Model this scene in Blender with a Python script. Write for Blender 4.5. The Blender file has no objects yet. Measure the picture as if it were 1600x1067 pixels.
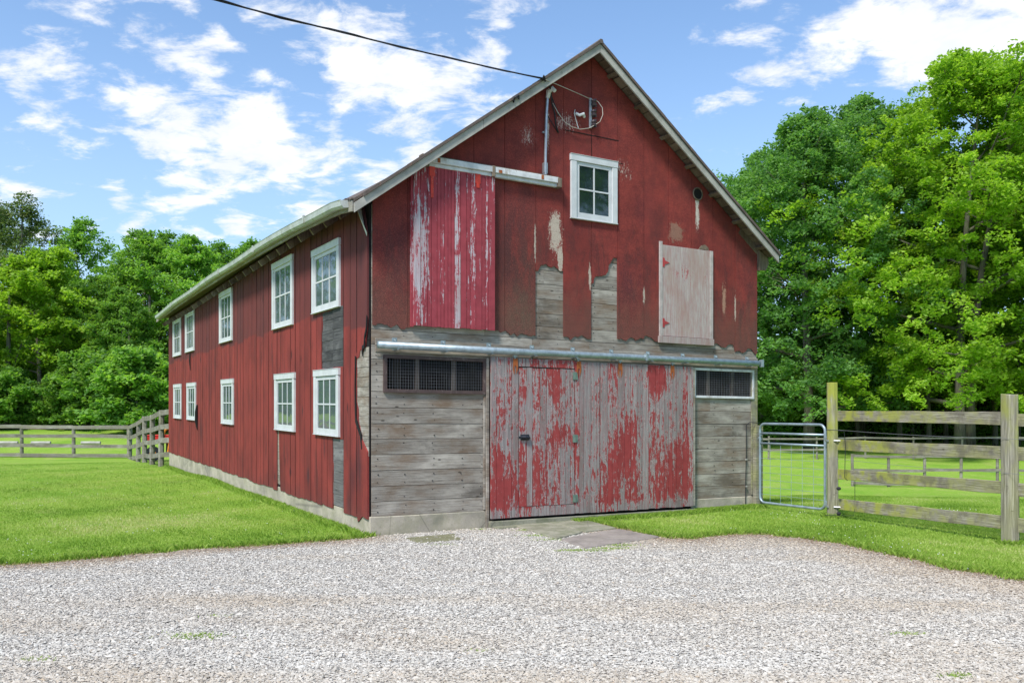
import bpy, math, random
import numpy as np
from mathutils import Vector, Matrix
from mathutils.geometry import tessellate_polygon
R = math.radians
S = bpy.context.scene
COL = S.collection

# ------------------------------------------------------------ camera, sky, sun, exposure
cam_d = bpy.data.cameras.new('camera'); cam = bpy.data.objects.new('camera', cam_d); COL.objects.link(cam)
cam.location = (0, 0, 1.6); cam.rotation_euler = (R(90), 0, 0)
cam_d.sensor_width = 36; cam_d.lens = 36*1347/1600; cam_d.shift_y = (642-533.5)/1600
cam_d.clip_start = 0.05; cam_d.clip_end = 2000
S.camera = cam
S.view_settings.view_transform = 'Standard'; S.view_settings.look = 'None'
S.view_settings.exposure = 0.95; S.view_settings.gamma = 1; S.view_settings.use_curve_mapping = False
SUN_EL, SUN_AZ = R(52), math.atan2(-0.42, -0.72)
sd = bpy.data.lights.new('sun', 'SUN'); so = bpy.data.objects.new('sun', sd); COL.objects.link(so)
sd.energy = 2.7; sd.angle = R(11); sd.color = (1, .965, .91)
sv = Vector((math.sin(SUN_AZ)*math.cos(SUN_EL), math.cos(SUN_AZ)*math.cos(SUN_EL), math.sin(SUN_EL)))
so.rotation_euler = sv.to_track_quat('Z', 'Y').to_euler()

# ------------------------------------------------------------ node helpers
class T:
    def __init__(s, tree): s.t = tree; s.N = tree.nodes; s.L = tree.links
    def set(s, sock, v):
        if isinstance(v, bpy.types.NodeSocket): s.L.new(v, sock)
        elif v is not None:
            if sock.type == 'RGBA' and not isinstance(v, (int, float)) and len(v) == 3: v = (*v, 1)
            sock.default_value = v
    def n(s, ty, ins=None, **props):
        nd = s.N.new(ty)
        for k, v in props.items(): setattr(nd, k, v)
        for k, v in (ins or {}).items(): s.set(nd.inputs[k], v)
        return nd
    def obj(s): return s.n('ShaderNodeTexCoord').outputs['Object']
    def map(s, v, scale=(1, 1, 1), loc=(0, 0, 0)):
        return s.n('ShaderNodeMapping', {'Vector': v, 'Scale': scale, 'Location': loc}).outputs[0]
    def noise(s, v, scale=5, detail=4, rough=.55, dist=0):
        return s.n('ShaderNodeTexNoise', {'Vector': v, 'Scale': scale, 'Detail': detail, 'Roughness': rough, 'Distortion': dist}).outputs[0]
    def vor(s, v, scale, feature='F1', out=0):
        return s.n('ShaderNodeTexVoronoi', {'Vector': v, 'Scale': scale}, feature=feature).outputs[out]
    def ramp(s, f, pts, interp='LINEAR'):
        nd = s.n('ShaderNodeValToRGB', {'Fac': f}); cr = nd.color_ramp; cr.interpolation = interp
        while len(cr.elements) < len(pts): cr.elements.new(.5)
        for e, (p, c) in zip(cr.elements, pts):
            e.position = p; e.color = (*c, 1) if hasattr(c, '__len__') else (c, c, c, 1)
        return nd.outputs[0]
    def mix(s, f, a, b, blend='MIX'):
        nd = s.n('ShaderNodeMix', data_type='RGBA', blend_type=blend)
        s.set(nd.inputs[0], f); s.set(nd.inputs[6], a); s.set(nd.inputs[7], b); return nd.outputs[2]
    def m(s, op, a, b=0., c=None, clamp=False):
        nd = s.n('ShaderNodeMath', operation=op, use_clamp=clamp); s.set(nd.inputs[0], a); s.set(nd.inputs[1], b)
        if c is not None: s.set(nd.inputs[2], c)
        return nd.outputs[0]
    def sm(s, x, a, b, lo=0., hi=1.):
        return s.n('ShaderNodeMapRange', {'Value': x, 'From Min': a, 'From Max': b, 'To Min': lo, 'To Max': hi}, interpolation_type='SMOOTHSTEP').outputs[0]
    def rnd(s): return s.n('ShaderNodeAttribute', attribute_name='rnd').outputs['Fac']
    def sep(s, v): o = s.n('ShaderNodeSeparateXYZ', {0: v}).outputs; return o[0], o[1], o[2]
    def spot(s, v, c, r):      # 1 at centre c fading to 0 at the radii r
        a = s.n('ShaderNodeVectorMath', {0: v, 1: c}, operation='SUBTRACT').outputs[0]
        a = s.n('ShaderNodeVectorMath', {0: a, 1: (1/r[0], 1/r[1], 1/r[2])}, operation='MULTIPLY').outputs[0]
        l = s.n('ShaderNodeVectorMath', {0: a}, operation='LENGTH').outputs['Value']
        return s.sm(l, 1, 0)
    def out(s, base, rough=.8, h=None, bs=.5, bd=.01, metal=0., spec=.3, **kw):
        p = s.n('ShaderNodeBsdfPrincipled', {'Base Color': base, 'Roughness': rough, 'Metallic': metal, 'Specular IOR Level': spec, **kw})
        if h is not None:
            b = s.n('ShaderNodeBump', {'Height': h, 'Strength': bs, 'Distance': bd}); s.L.new(b.outputs[0], p.inputs['Normal'])
        o = s.n('ShaderNodeOutputMaterial'); s.L.new(p.outputs[0], o.inputs[0]); return p
def mat(name):
    m = bpy.data.materials.new(name); m.use_nodes = True; m.node_tree.nodes.clear(); return m, T(m.node_tree)

# ------------------------------------------------------------ world: Nishita sky with cloud field by direction
W = bpy.data.worlds.new('World'); S.world = W; W.use_nodes = True; W.node_tree.nodes.clear(); t = T(W.node_tree)
sky = t.n('ShaderNodeTexSky', sky_type='NISHITA', sun_disc=False, sun_elevation=SUN_EL, sun_rotation=SUN_AZ, air_density=1.0, dust_density=0.6, ozone_density=1.6)
D = t.n('ShaderNodeTexCoord').outputs['Generated']
D = t.n('ShaderNodeVectorMath', {0: D}, operation='NORMALIZE').outputs[0]
dx, dy, dz = t.sep(D)
inv = t.m('DIVIDE', 1., t.m('ADD', t.m('MAXIMUM', dz, 0.), .22))
P = t.n('ShaderNodeCombineXYZ', {0: t.m('MULTIPLY', dx, inv), 1: t.m('MULTIPLY', dy, inv), 2: dz}).outputs[0]
warp = t.n('ShaderNodeTexNoise', {'Vector': P, 'Scale': 2.2, 'Detail': 3}).outputs[1]
wd = t.n('ShaderNodeVectorMath', {0: warp, 1: (.5, .5, .5)}, operation='SUBTRACT').outputs[0]
wd = t.n('ShaderNodeVectorMath', {0: wd, 1: (.16, .16, .10)}, operation='MULTIPLY').outputs[0]
Dw = t.n('ShaderNodeVectorMath', {0: D, 1: wd}, operation='ADD').outputs[0]
Dw = t.n('ShaderNodeVectorMath', {0: Dw}, operation='NORMALIZE').outputs[0]
def cdir(px, py): return Vector((px-800, 1347, 642-py)).normalized()
acc = None
for px, py, r, w in [(250, 140, 75, .5), (310, 175, 95, .75), (390, 215, 100, .85), (480, 235, 95, .75), (570, 245, 85, .75), (660, 215, 80, .75), (340, 265, 60, .4), (520, 265, 60, .4),
        (500, 75, 75, .65), (570, 105, 85, .85), (650, 140, 95, .9), (730, 165, 95, .9), (800, 150, 60, .5),
        (470, 325, 60, .55), (545, 305, 40, .6), (380, 330, 28, .4), (335, 75, 40, .6), (230, 75, 60, .5), (190, 150, 60, .5), (60, 140, 90, .5), (190, 20, 60, .4),
        (240, 345, 50, .35), (310, 345, 40, .35), (200, 296, 30, .45), (20, 320, 60, .5), (270, 310, 300, .06),
        (1180, 40, 70, .45), (1270, 50, 80, .6), (1360, 40, 90, .75), (1450, 40, 100, .9), (1550, 55, 110, .95), (1480, 100, 60, .5), (1140, 115, 55, .5), (1210, 95, 50, .6), (1060, 140, 40, .4), (1110, 155, 35, .5),
        (540, 5, 60, .3), (700, 5, 60, .4), (780, 30, 50, .4), (1140, 295, 50, .5), (1000, 60, 120, -.35), (1180, 215, 90, -.4), (860, 30, 70, -.3), (600, 195, 45, -.45), (500, 165, 45, -.45), (690, 60, 60, -.35), (700, 230, 30, -.3), (370, 120, 34, -.25), (450, 50, 60, -.3), (120, 290, 80, -.15), (900, 90, 30, .3), (620, 30, 40, .3), (430, 10, 50, .4), (300, 40, 40, .45), (150, 220, 50, .4)]:
    dv = cdir(px, py); dt = t.n('ShaderNodeVectorMath', {0: Dw, 1: dv}, operation='DOT_PRODUCT').outputs['Value']
    ang = r*1.25/1347*math.cos(math.atan(abs(px-800)/1347))
    g = t.sm(dt, math.cos(ang), 1., 0., w)
    acc = g if acc is None else t.m('MAXIMUM' if w > 0 else 'ADD', acc, g)
n1 = t.noise(t.map(P, (1, 1.25, 1)), 7.5, 10, .62, .25)
n2 = t.noise(P, 1.3, 3, .5)
dens = t.m('ADD', acc, t.m('ADD', t.m('MULTIPLY', t.m('SUBTRACT', n1, .5), 3.4), t.m('MULTIPLY', t.m('SUBTRACT', n2, .5), .6)))
mask = t.sm(dens, .27, .95)
shade = t.noise(t.map(P, loc=(.03, .05, 0)), 7.5, 8, .62, .25)
ccol = t.mix(t.sm(shade, .35, .68), (5.0, 5.2, 5.6, 1), (6.0, 6.0, 6.0, 1))
haze_f = t.sm(dz, .0, .48, .62, .12)
skyc = t.mix(1., sky.outputs[0], (.78, .98, 1.15, 1), 'MULTIPLY')
skyc = t.mix(haze_f, skyc, (3.5, 4.6, 5.9, 1))
allc = t.mix(t.m('MULTIPLY', mask, .96), skyc, ccol)
bg = t.n('ShaderNodeBackground', {'Color': allc, 'Strength': .1})
t.L.new(bg.outputs[0], t.n('ShaderNodeOutputWorld').inputs[0])
W.cycles.sampling_method = 'MANUAL'; W.cycles.sample_map_resolution = 512

# ------------------------------------------------------------ mesh helpers
def tag(o, label=None, cat=None, group=None, kind=None, category=None):
    cat = cat or category
    for k, v in (('label', label), ('category', cat), ('group', group), ('kind', kind)):
        if v: o[k] = v
    return o
def empty(name, loc=(0, 0, 0), rz=0., **kw):
    o = bpy.data.objects.new(name, None); COL.objects.link(o); o.location = loc; o.rotation_euler = (0, 0, rz); o.empty_display_size = .3
    return tag(o, **kw)
class MB:
    def __init__(s, xf=None): s.v = []; s.f = []; s.mi = []; s.r = []; s.st = []; s.xf = xf
    def add(s, vs, fs, mi=0, r=None):
        s.st.append((len(s.v), len(s.f))); b = len(s.v); s.v += [tuple(v) for v in vs]; r = random.random() if r is None else r
        for f in fs: s.f.append([b+i for i in f]); s.mi.append(mi); s.r.append(r)
    def box(s, a, b, mi=0, r=None, rot=None, jit=0.):
        x0, y0, z0 = a; x1, y1, z1 = b
        vs = [Vector(p) for p in ((x0, y0, z0), (x1, y0, z0), (x1, y1, z0), (x0, y1, z0), (x0, y0, z1), (x1, y0, z1), (x1, y1, z1), (x0, y1, z1))]
        if jit: vs = [v+Vector([random.uniform(-jit, jit) for _ in range(3)]) for v in vs]
        if rot is not None: vs = [rot @ v for v in vs]
        s.add(vs, [(0, 3, 2, 1), (4, 5, 6, 7), (0, 1, 5, 4), (1, 2, 6, 5), (2, 3, 7, 6), (3, 0, 4, 7)], mi, r)
    def prism(s, pts, axis, d0, d1, mi=0, r=None):   # pts are (a,b); axis 1: plane (u,z) extruded over v; axis 0: plane (v,z) over u; axis 2: plane (x,y) over z
        n = len(pts)
        def P(p, d): return (p[0], d, p[1]) if axis == 1 else ((d, p[0], p[1]) if axis == 0 else (p[0], p[1], d))
        vs = [P(p, d0) for p in pts]+[P(p, d1) for p in pts]
        tri = tessellate_polygon([[Vector((p[0], p[1], 0)) for p in pts]])
        fs = [tuple(x) for x in tri]+[tuple(n+i for i in reversed(x)) for x in tri]
        fs += [(i, (i+1) % n, n+(i+1) % n, n+i) for i in range(n)]
        s.add(vs, fs, mi, r)
    def tube(s, pts, rad, seg=8, mi=0, r=None, cap=True, closed=False):
        pts = [Vector(p) for p in pts]; n = len(pts); rad = [rad]*n if not hasattr(rad, '__len__') else rad
        vs = []; up = None
        for i, p in enumerate(pts):
            if closed: d = pts[(i+1) % n]-pts[i-1]
            else: d = pts[min(i+1, n-1)]-pts[max(i-1, 0)]
            d.normalize()
            if up is None: up = Vector((0, 0, 1)) if abs(d.z) < .9 else Vector((1, 0, 0))
            x = up.cross(d)
            if x.length < 1e-4: x = Vector((1, 0, 0)).cross(d)
            x.normalize(); y = d.cross(x); up = y
            for k in range(seg):
                a = 2*math.pi*k/seg; vs.append(p+(x*math.cos(a)+y*math.sin(a))*rad[i])
        fs = []
        for i in range(n if closed else n-1):
            j = (i+1) % n
            for k in range(seg): fs.append((i*seg+k, i*seg+(k+1) % seg, j*seg+(k+1) % seg, j*seg+k))
        if cap and not closed: fs.append(tuple(range(seg-1, -1, -1))); fs.append(tuple((n-1)*seg+k for k in range(seg)))
        s.add(vs, fs, mi, r)
    def build(s, name, mats, parent=None, smooth=False, bevel=0., **kw):
        v = [s.xf(p) for p in s.v] if s.xf else s.v
        me = bpy.data.meshes.new(name); me.from_pydata(v, [], s.f)
        mats = mats if isinstance(mats, (list, tuple)) else [mats]
        for m in mats: me.materials.append(m)
        me.polygons.foreach_set('material_index', s.mi)
        a = me.attributes.new('rnd', 'FLOAT', 'FACE'); a.data.foreach_set('value', s.r)
        if not smooth: pass
        else: me.polygons.foreach_set('use_smooth', [True]*len(s.f))
        import bmesh
        bm = bmesh.new(); bm.from_mesh(me); bmesh.ops.recalc_face_normals(bm, faces=bm.faces); bm.to_mesh(me); bm.free()
        o = bpy.data.objects.new(name, me); COL.objects.link(o)
        if parent: o.parent = parent
        if bevel:
            b = o.modifiers.new('bevel', 'BEVEL'); b.width = bevel; b.segments = 1; b.limit_method = 'ANGLE'; b.angle_limit = R(50)
        return tag(o, **kw)
def build_each(b, name, mats, parent=None, **kw):     # every added piece its own part
    starts = b.st+[(len(b.v), len(b.f))]; out = []
    for (v0, f0), (v1, f1) in zip(starts[:-1], starts[1:]):
        c = MB(b.xf); c.v = b.v[v0:v1]; c.f = [[i-v0 for i in f] for f in b.f[f0:f1]]; c.mi = b.mi[f0:f1]; c.r = b.r[f0:f1]
        out.append(c.build(name, mats, parent, **kw))
    return out
def npmesh(name, V, F, m, rnd=None, parent=None, tint=None, smooth=False, **kw):   # V (n,3), F (m,k) arrays
    me = bpy.data.meshes.new(name); n, k = F.shape
    me.vertices.add(len(V)); me.vertices.foreach_set('co', V.astype(np.float32).ravel())
    me.loops.add(n*k); me.loops.foreach_set('vertex_index', F.astype(np.int32).ravel())
    me.polygons.add(n); me.polygons.foreach_set('loop_start', np.arange(0, n*k, k, dtype=np.int32))
    me.polygons.foreach_set('use_smooth', np.full(n, smooth))
    if rnd is not None:
        a = me.attributes.new('rnd', 'FLOAT', 'FACE'); a.data.foreach_set('value', rnd.astype(np.float32))
    if tint is not None:
        a = me.attributes.new('tint', 'FLOAT', 'FACE'); a.data.foreach_set('value', tint.astype(np.float32))
    me.update(calc_edges=True); me.materials.append(m)
    o = bpy.data.objects.new(name, me); COL.objects.link(o)
    if parent: o.parent = parent
    return tag(o, **kw)
def copy_tree(o, parent=None):
    c = o.copy(); COL.objects.link(c)
    if parent: c.parent = parent
    for ch in [x for x in KIDS.get(o.name, [])]: copy_tree(ch, c)
    return c
KIDS = {}
def note_kids(root):
    for o in list(COL.objects):
        if o.parent: KIDS.setdefault(o.parent.name, [])
    for o in list(COL.objects):
        if o.parent and o not in KIDS[o.parent.name]: KIDS[o.parent.name].append(o)

# ------------------------------------------------------------ materials
M = {}
def m_wood(name, axis, dark, light, moss=0., brown=.35, weath=1.):
    m, t = mat(name); v = t.obj(); r = t.rnd()
    off = t.n('ShaderNodeCombineXYZ', {0: t.m('MULTIPLY', r, 37.), 1: t.m('MULTIPLY', r, 91.), 2: t.m('MULTIPLY', r, 53.)}).outputs[0]
    vo = t.n('ShaderNodeVectorMath', {0: v, 1: off}, operation='ADD').outputs[0]
    sc = [(1.3, 1.3, 34), (26, 26, 1.1), (1.2, 34, 34)][axis]
    g = t.noise(t.map(vo, sc), 2.0, 6, .62, .6)
    g2 = t.noise(t.map(vo, tuple(a*2.8 for a in sc)), 2.0, 3, .7)
    blot = t.noise(t.map(vo, (1, 1, 2.2) if axis != 1 else (1.4, 1.4, .7)), 1.7, 5, .6)
    c = t.ramp(g, [(.28, dark), (.5, tuple((a+b)/2 for a, b in zip(dark, light))), (.75, light)])
    c = t.mix(t.sm(g2, .52, .68, 0., .45), c, tuple(a*.45 for a in dark))
    c = t.mix(t.m('MULTIPLY', t.sm(blot, .46, .72), brown), c, (dark[0]*1.0, dark[1]*.72, dark[2]*.5))
    c = t.mix(t.m('MULTIPLY', t.sm(blot, .50, .30), .55*weath), c, tuple(min(a*1.25, .6) for a in light))
    dk = t.noise(t.map(vo, (.8, .8, 1.8)), 1.1, 6, .7)
    c = t.mix(t.sm(dk, .54, .68, 0., .6), c, tuple(a*.5 for a in dark))
    c = t.mix(1., c, t.ramp(r, [(0, .76), (1, 1.0)]), 'MULTIPLY')
    # knots
    kn = t.vor(t.map(vo, (2.2, 2.2, 5) if axis != 1 else (6, 6, 2)), 1.0)
    c = t.mix(t.sm(kn, .08, .035, 0., .8), c, tuple(a*.3 for a in dark))
    if moss:
        mm = t.m('MULTIPLY', t.sm(t.noise(v, 6, 6, .65), .42, .62), moss)
        c = t.mix(mm, c, (.13, .15, .035))
    t.out(c, .88, t.m('ADD', g, t.m('MULTIPLY', g2, .6)), .5, .006, spec=.15); M[name] = m; return m
m_wood('grey_plank', 0, (.185, .158, .13), (.47, .425, .36), brown=.75)
m_wood('dark_plank', 0, (.035, .035, .038), (.15, .145, .14), brown=.2)
m_wood('stained_plank', 0, (.09, .085, .085), (.27, .26, .25), brown=.2)
m_wood('soffit_wood', 1, (.10, .075, .055), (.28, .22, .165), brown=.6)
m_wood('fascia_wood', 0, (.24, .215, .18), (.47, .44, .385), moss=.15, brown=.25)
m_wood('fence_far', 0, (.16, .145, .12), (.36, .335, .29), moss=.25)
m_wood('inside_wood', 1, (.05, .04, .035), (.15, .125, .105))

def m_fence(name, axis):
    m, t = mat(name); v = t.obj(); x, y, z = t.sep(v); r = t.rnd()
    off = t.n('ShaderNodeCombineXYZ', {0: t.m('MULTIPLY', r, 37.), 1: t.m('MULTIPLY', r, 91.), 2: 0.}).outputs[0]
    vo = t.n('ShaderNodeVectorMath', {0: v, 1: off}, operation='ADD').outputs[0]
    g = t.noise(t.map(vo, (30, 30, 1.3) if axis else (2, 2, 45)), 2, 7, .65, .5)
    b = t.noise(t.map(vo, (1.2, 1.2, 1)), 3.2, 6, .65)
    c = t.ramp(g, [(.3, (.11, .10, .075)), (.52, (.27, .245, .19)), (.72, (.45, .42, .34))])
    c = t.mix(t.sm(t.vor(t.map(vo, (2, 2, 4)), 2.), .12, .04, 0., .7), c, (.06, .045, .03))
    mo = t.noise(t.map(v, (1, 1, .35) if axis else (1, 1, 1)), 5, 6, .6)
    up = t.m('MULTIPLY', t.sm(z, .45, 1.9), t.sm(x, .85, .2, .6, 1.)) if axis else t.sm(x, 1.1, .0, .16, .9)
    k = t.m('MULTIPLY', t.sm(mo, .36, .60), t.m('ADD', up, .2), clamp=True)
    c = t.mix(k, c, t.mix(b, (.24, .26, .03), (.38, .38, .10)))
    if not axis: c = t.mix(t.sm(b, .46, .64, 0., .65), c, (.12, .105, .085))
    t.out(c, .9, g, .7, .008, spec=.12); M[name] = m
m_fence('fence_post', 1); m_fence('fence_rail', 0)

def m_peel(name, red, bias, zlo=0., zhi=0., zk=0., grey=((.17, .155, .15), (.40, .37, .35)), primer=(.48, .40, .38), big=.6, spots=(), zst=1., bare=.86, gw=0.):
    m, t = mat(name); v = t.obj(); x, y, z = t.sep(v); r = t.rnd()
    vo = t.n('ShaderNodeVectorMath', {0: v, 1: t.n('ShaderNodeCombineXYZ', {0: t.m('MULTIPLY', r, 1.1), 1: 0., 2: t.m('MULTIPLY', r, .9)}).outputs[0]}, operation='ADD').outputs[0]
    n1 = t.noise(t.map(vo, (9, 9, 2.6*zst)), 1.5, 9, .74, .6)
    n2 = t.noise(t.map(v, (1, 1, .6)), 1.6, 3, .5)
    n3 = t.noise(t.map(vo, (40, 40, 5.*zst)), 1., 8, .78)
    a = t.m('ADD', t.m('MULTIPLY', t.m('SUBTRACT', n1, .5), 1.5), t.m('MULTIPLY', t.m('SUBTRACT', n2, .5), big*1.6))
    a = t.m('ADD', a, t.m('MULTIPLY', t.m('SUBTRACT', n3, .5), 2.0))
    a = t.m('ADD', a, t.m('MULTIPLY', t.m('SUBTRACT', r, .5), .30))
    a = t.m('ADD', a, t.m('MULTIPLY', t.m('SUBTRACT', t.noise(t.map(v, (16, 16, 11)), 1.4, 6, .7), .5), 1.0))
    if zk: a = t.m('ADD', a, t.sm(z, zhi, zlo, 0., zk))
    for c_, r_, w_ in spots: a = t.m('ADD', a, t.m('MULTIPLY', t.spot(v, c_, r_), w_))
    a = t.m('ADD', a, t.sm(r, bare, bare+.03, 0., -.38)); a = t.m('ADD', a, t.sm(z, .30, .17, 0., gw)); a = t.m('ADD', a, bias)
    paint = t.sm(a, -.012, .012); prim = t.m('MULTIPLY', t.sm(a, -.10, -.045), t.sm(t.noise(v, 26, 3, .6), .42, .56))
    g = t.noise(t.map(vo, (45, 45, 1.1)), 1.6, 7, .65, .5)
    wood = t.ramp(g, [(.3, grey[0]), (.7, grey[1])])
    wood = t.mix(t.sm(t.noise(t.map(vo, (3, 3, .8)), 1.2, 4), .5, .7, 0., .5), wood, tuple(a_*b_ for a_, b_ in zip(grey[0], (1.05, .8, .68))))
    wood = t.mix(t.m('MULTIPLY', t.sm(n3, .42, .62), .45), wood, tuple(q*.75+.04 for q in red))
    rc = t.mix(t.sm(t.noise(v, 9, 5, .6), .35, .7, 0., .55), red, tuple(q*.62 for q in red))
    c = t.mix(prim, wood, primer); c = t.mix(paint, c, rc)
    c = t.mix(1., c, t.ramp(r, [(0, .84), (1, 1.)]), 'MULTIPLY')
    h = t.m('ADD', t.m('MULTIPLY', paint, .8), t.m('MULTIPLY', g, .7))
    t.out(c, .72, h, .5, .004, spec=.2); M[name] = m
m_peel('peel_door_a', (.34, .058, .055), -.10, .3, 1.4, .16, gw=-.3, bare=.93, spots=[((1.74, 0, .9), (.2, 9, .9), .35), ((2.9, 0, 1.25), (.5, 9, .25), .34), ((2.75, 0, 1.95), (.3, 9, .4), .3), ((2.5, 0, .8), (.25, 9, .6), .2)])
m_peel('peel_door_b', (.34, .056, .055), -.07, .3, 1.6, .26, gw=-.25, bare=.93, spots=[((4.5, 0, 2.1), (.6, 9, .4), .3), ((3.9, 0, 1.0), (.25, 9, .6), .25), ((4.9, 0, .7), (.5, 9, .7), .25), ((3.6, 0, 1.6), (.25, 9, .9), -.2)])
m_peel('peel_hay', (.36, .06, .075), .36, zst=.5, bare=.90, grey=((.36, .32, .34), (.56, .52, .53)), primer=(.62, .42, .45), big=.35, spots=[((.62, 0, 3.6), (.22, 9, 1.2), -.36), ((.95, 0, 3.5), (.14, 9, 1.2), -.25), ((1.15, 0, 2.95), (.2, 9, .5), -.22)])
m_peel('peel_hatch', (.38, .13, .12), -.42, grey=((.33, .28, .255), (.50, .43, .395)), primer=(.5, .4, .38), big=.3, spots=[((5.15, 0, 3.72), (.62, 9, .30), .44), ((5.58, 0, 3.78), (.12, 9, .35), .4), ((5.1, 0, 3.3), (.7, 9, .8), .1)])

def m_red_sheet():
    m, t = mat('red_sheet'); v = t.obj(); x, y, z = t.sep(v); r = t.rnd()
    c = t.mix(t.sm(t.noise(v, 3.2, 9, .76), .36, .64), (.285, .046, .036), (.175, .030, .027))
    c = t.mix(t.sm(t.noise(v, 14, 5, .7), .5, .75, 0., .4), c, (.33, .055, .045))
    c = t.mix(1., c, t.ramp(r, [(0, .80), (1, 1.)]), 'MULTIPLY')
    st = t.noise(t.map(v, (1.7, 1.7, .5)), 1.5, 9, .74, .4)
    low = t.sm(z, 5.0, 3.3)
    c = t.mix(t.m('MULTIPLY', t.sm(st, .47, .62), t.m('ADD', t.m('MULTIPLY', low, .55), .28)), c, (.075, .026, .024))
    st2 = t.noise(t.map(v, (5, 5, 1.5)), 1.5, 9, .78)
    zo = t.m('ADD', z, t.m('MULTIPLY', t.m('SUBTRACT', st2, .5), 1.6))
    low2 = t.sm(zo, 3.75, 2.75)
    c = t.mix(t.m('MULTIPLY', low2, .62), c, (.135, .075, .055))
    for cu, cz, ru, rz, w, col in [(2.25, 3.5, .6, 1.3, .95, (.07, .042, .034)), (2.0, 3.9, .35, .9, .85, (.045, .025, .024)), (2.2, 2.95, .5, .6, .9, (.12, .09, .06)), (4.1, 3.5, .4, .6, .8, (.07, .025, .03)), (.3, 3.6, .35, .9, .4, (.07, .03, .035)), (2.1, 4.3, .5, .7, .7, (.09, .03, .03)),
                               (4.4, 4.7, .3, .5, .35, (.07, .02, .03)), (6.6, 4.0, .35, .9, .35, (.09, .03, .035))]:
        c = t.mix(t.m('MULTIPLY', t.spot(v, (cu, 0, cz), (ru, 9, rz)), t.sm(st2, .38, .58, w*.25, w)), c, col)
    fine_ = t.noise(t.map(v, (1, 1, .6)), 48, 5, .8)
    def wear(cu, cz, ru, rz, th, col=(.56, .50, .40), sc=(26, 26, 7), k=.9):
        nonlocal c
        n = t.noise(t.map(v, sc), 1.3, 6, .7)
        s = t.spot(v, (cu, 0, cz), (ru, 9, rz))
        n = t.m('ADD', t.m('MULTIPLY', n, .5), t.m('MULTIPLY', fine_, .5))
        c = t.mix(t.m('MULTIPLY', t.sm(t.m('ADD', n, t.m('MULTIPLY', s, .30)), th, th+.07), t.m('MULTIPLY', t.sm(s, 0., .18), k)), c, col)
    wear(2.76, 4.15, .20, .55, .62); wear(2.84, 3.78, .09, .42, .62); wear(2.42, 3.95, .035, .6, .66)
    wear(5.43, 4.70, .07, .45, .62, (.62, .58, .50)); wear(5.43, 4.93, .06, .2, .56, (.62, .58, .50))
    wear(4.99, 4.38, .26, .24, .60, (.30, .20, .14), (12, 12, 9), .7); wear(3.36, 3.55, .05, .35, .64); wear(6.0, 3.4, .09, .55, .66, (.42, .25, .17)); wear(6.24, 3.3, .04, .5, .66)
    wear(2.95, 5.75, .65, .42, .765, (.60, .45, .40), (44, 44, 5)); wear(2.3, 5.45, .4, .5, .775, (.60, .45, .40), (34, 34, 5)); wear(4.36, 3.35, .04, .3, .66)
    wear(3.9, 5.2, 1.0, .6, .80, (.60, .5, .42), (30, 30, 8)); wear(2.63, 5.6, .07, .6, .69, (.62, .5, .45), (34, 34, 5))
    gr = t.noise(v, 95, 3, .8)
    c = t.mix(t.sm(gr, .44, .62, 0., .50), c, (.075, .018, .016)); c = t.mix(t.sm(gr, .50, .34, 0., .30), c, (.40, .10, .08))
    br = t.n('ShaderNodeTexBrick', {'Vector': t.n('ShaderNodeCombineXYZ', {0: x, 1: z, 2: 0.}).outputs[0], 'Scale': 1., 'Mortar Size': .012, 'Brick Width': .30, 'Row Height': .13, 'Mortar Smooth': .6}).outputs[1]
    c = t.mix(t.m('MULTIPLY', br, .10), c, (.08, .02, .02))
    t.out(c, .82, t.m('ADD', t.m('MULTIPLY', gr, .5), t.m('MULTIPLY', t.noise(v, 5, 3), 1.5)), .35, .006, spec=.22); M['red_sheet'] = m
m_red_sheet()
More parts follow.
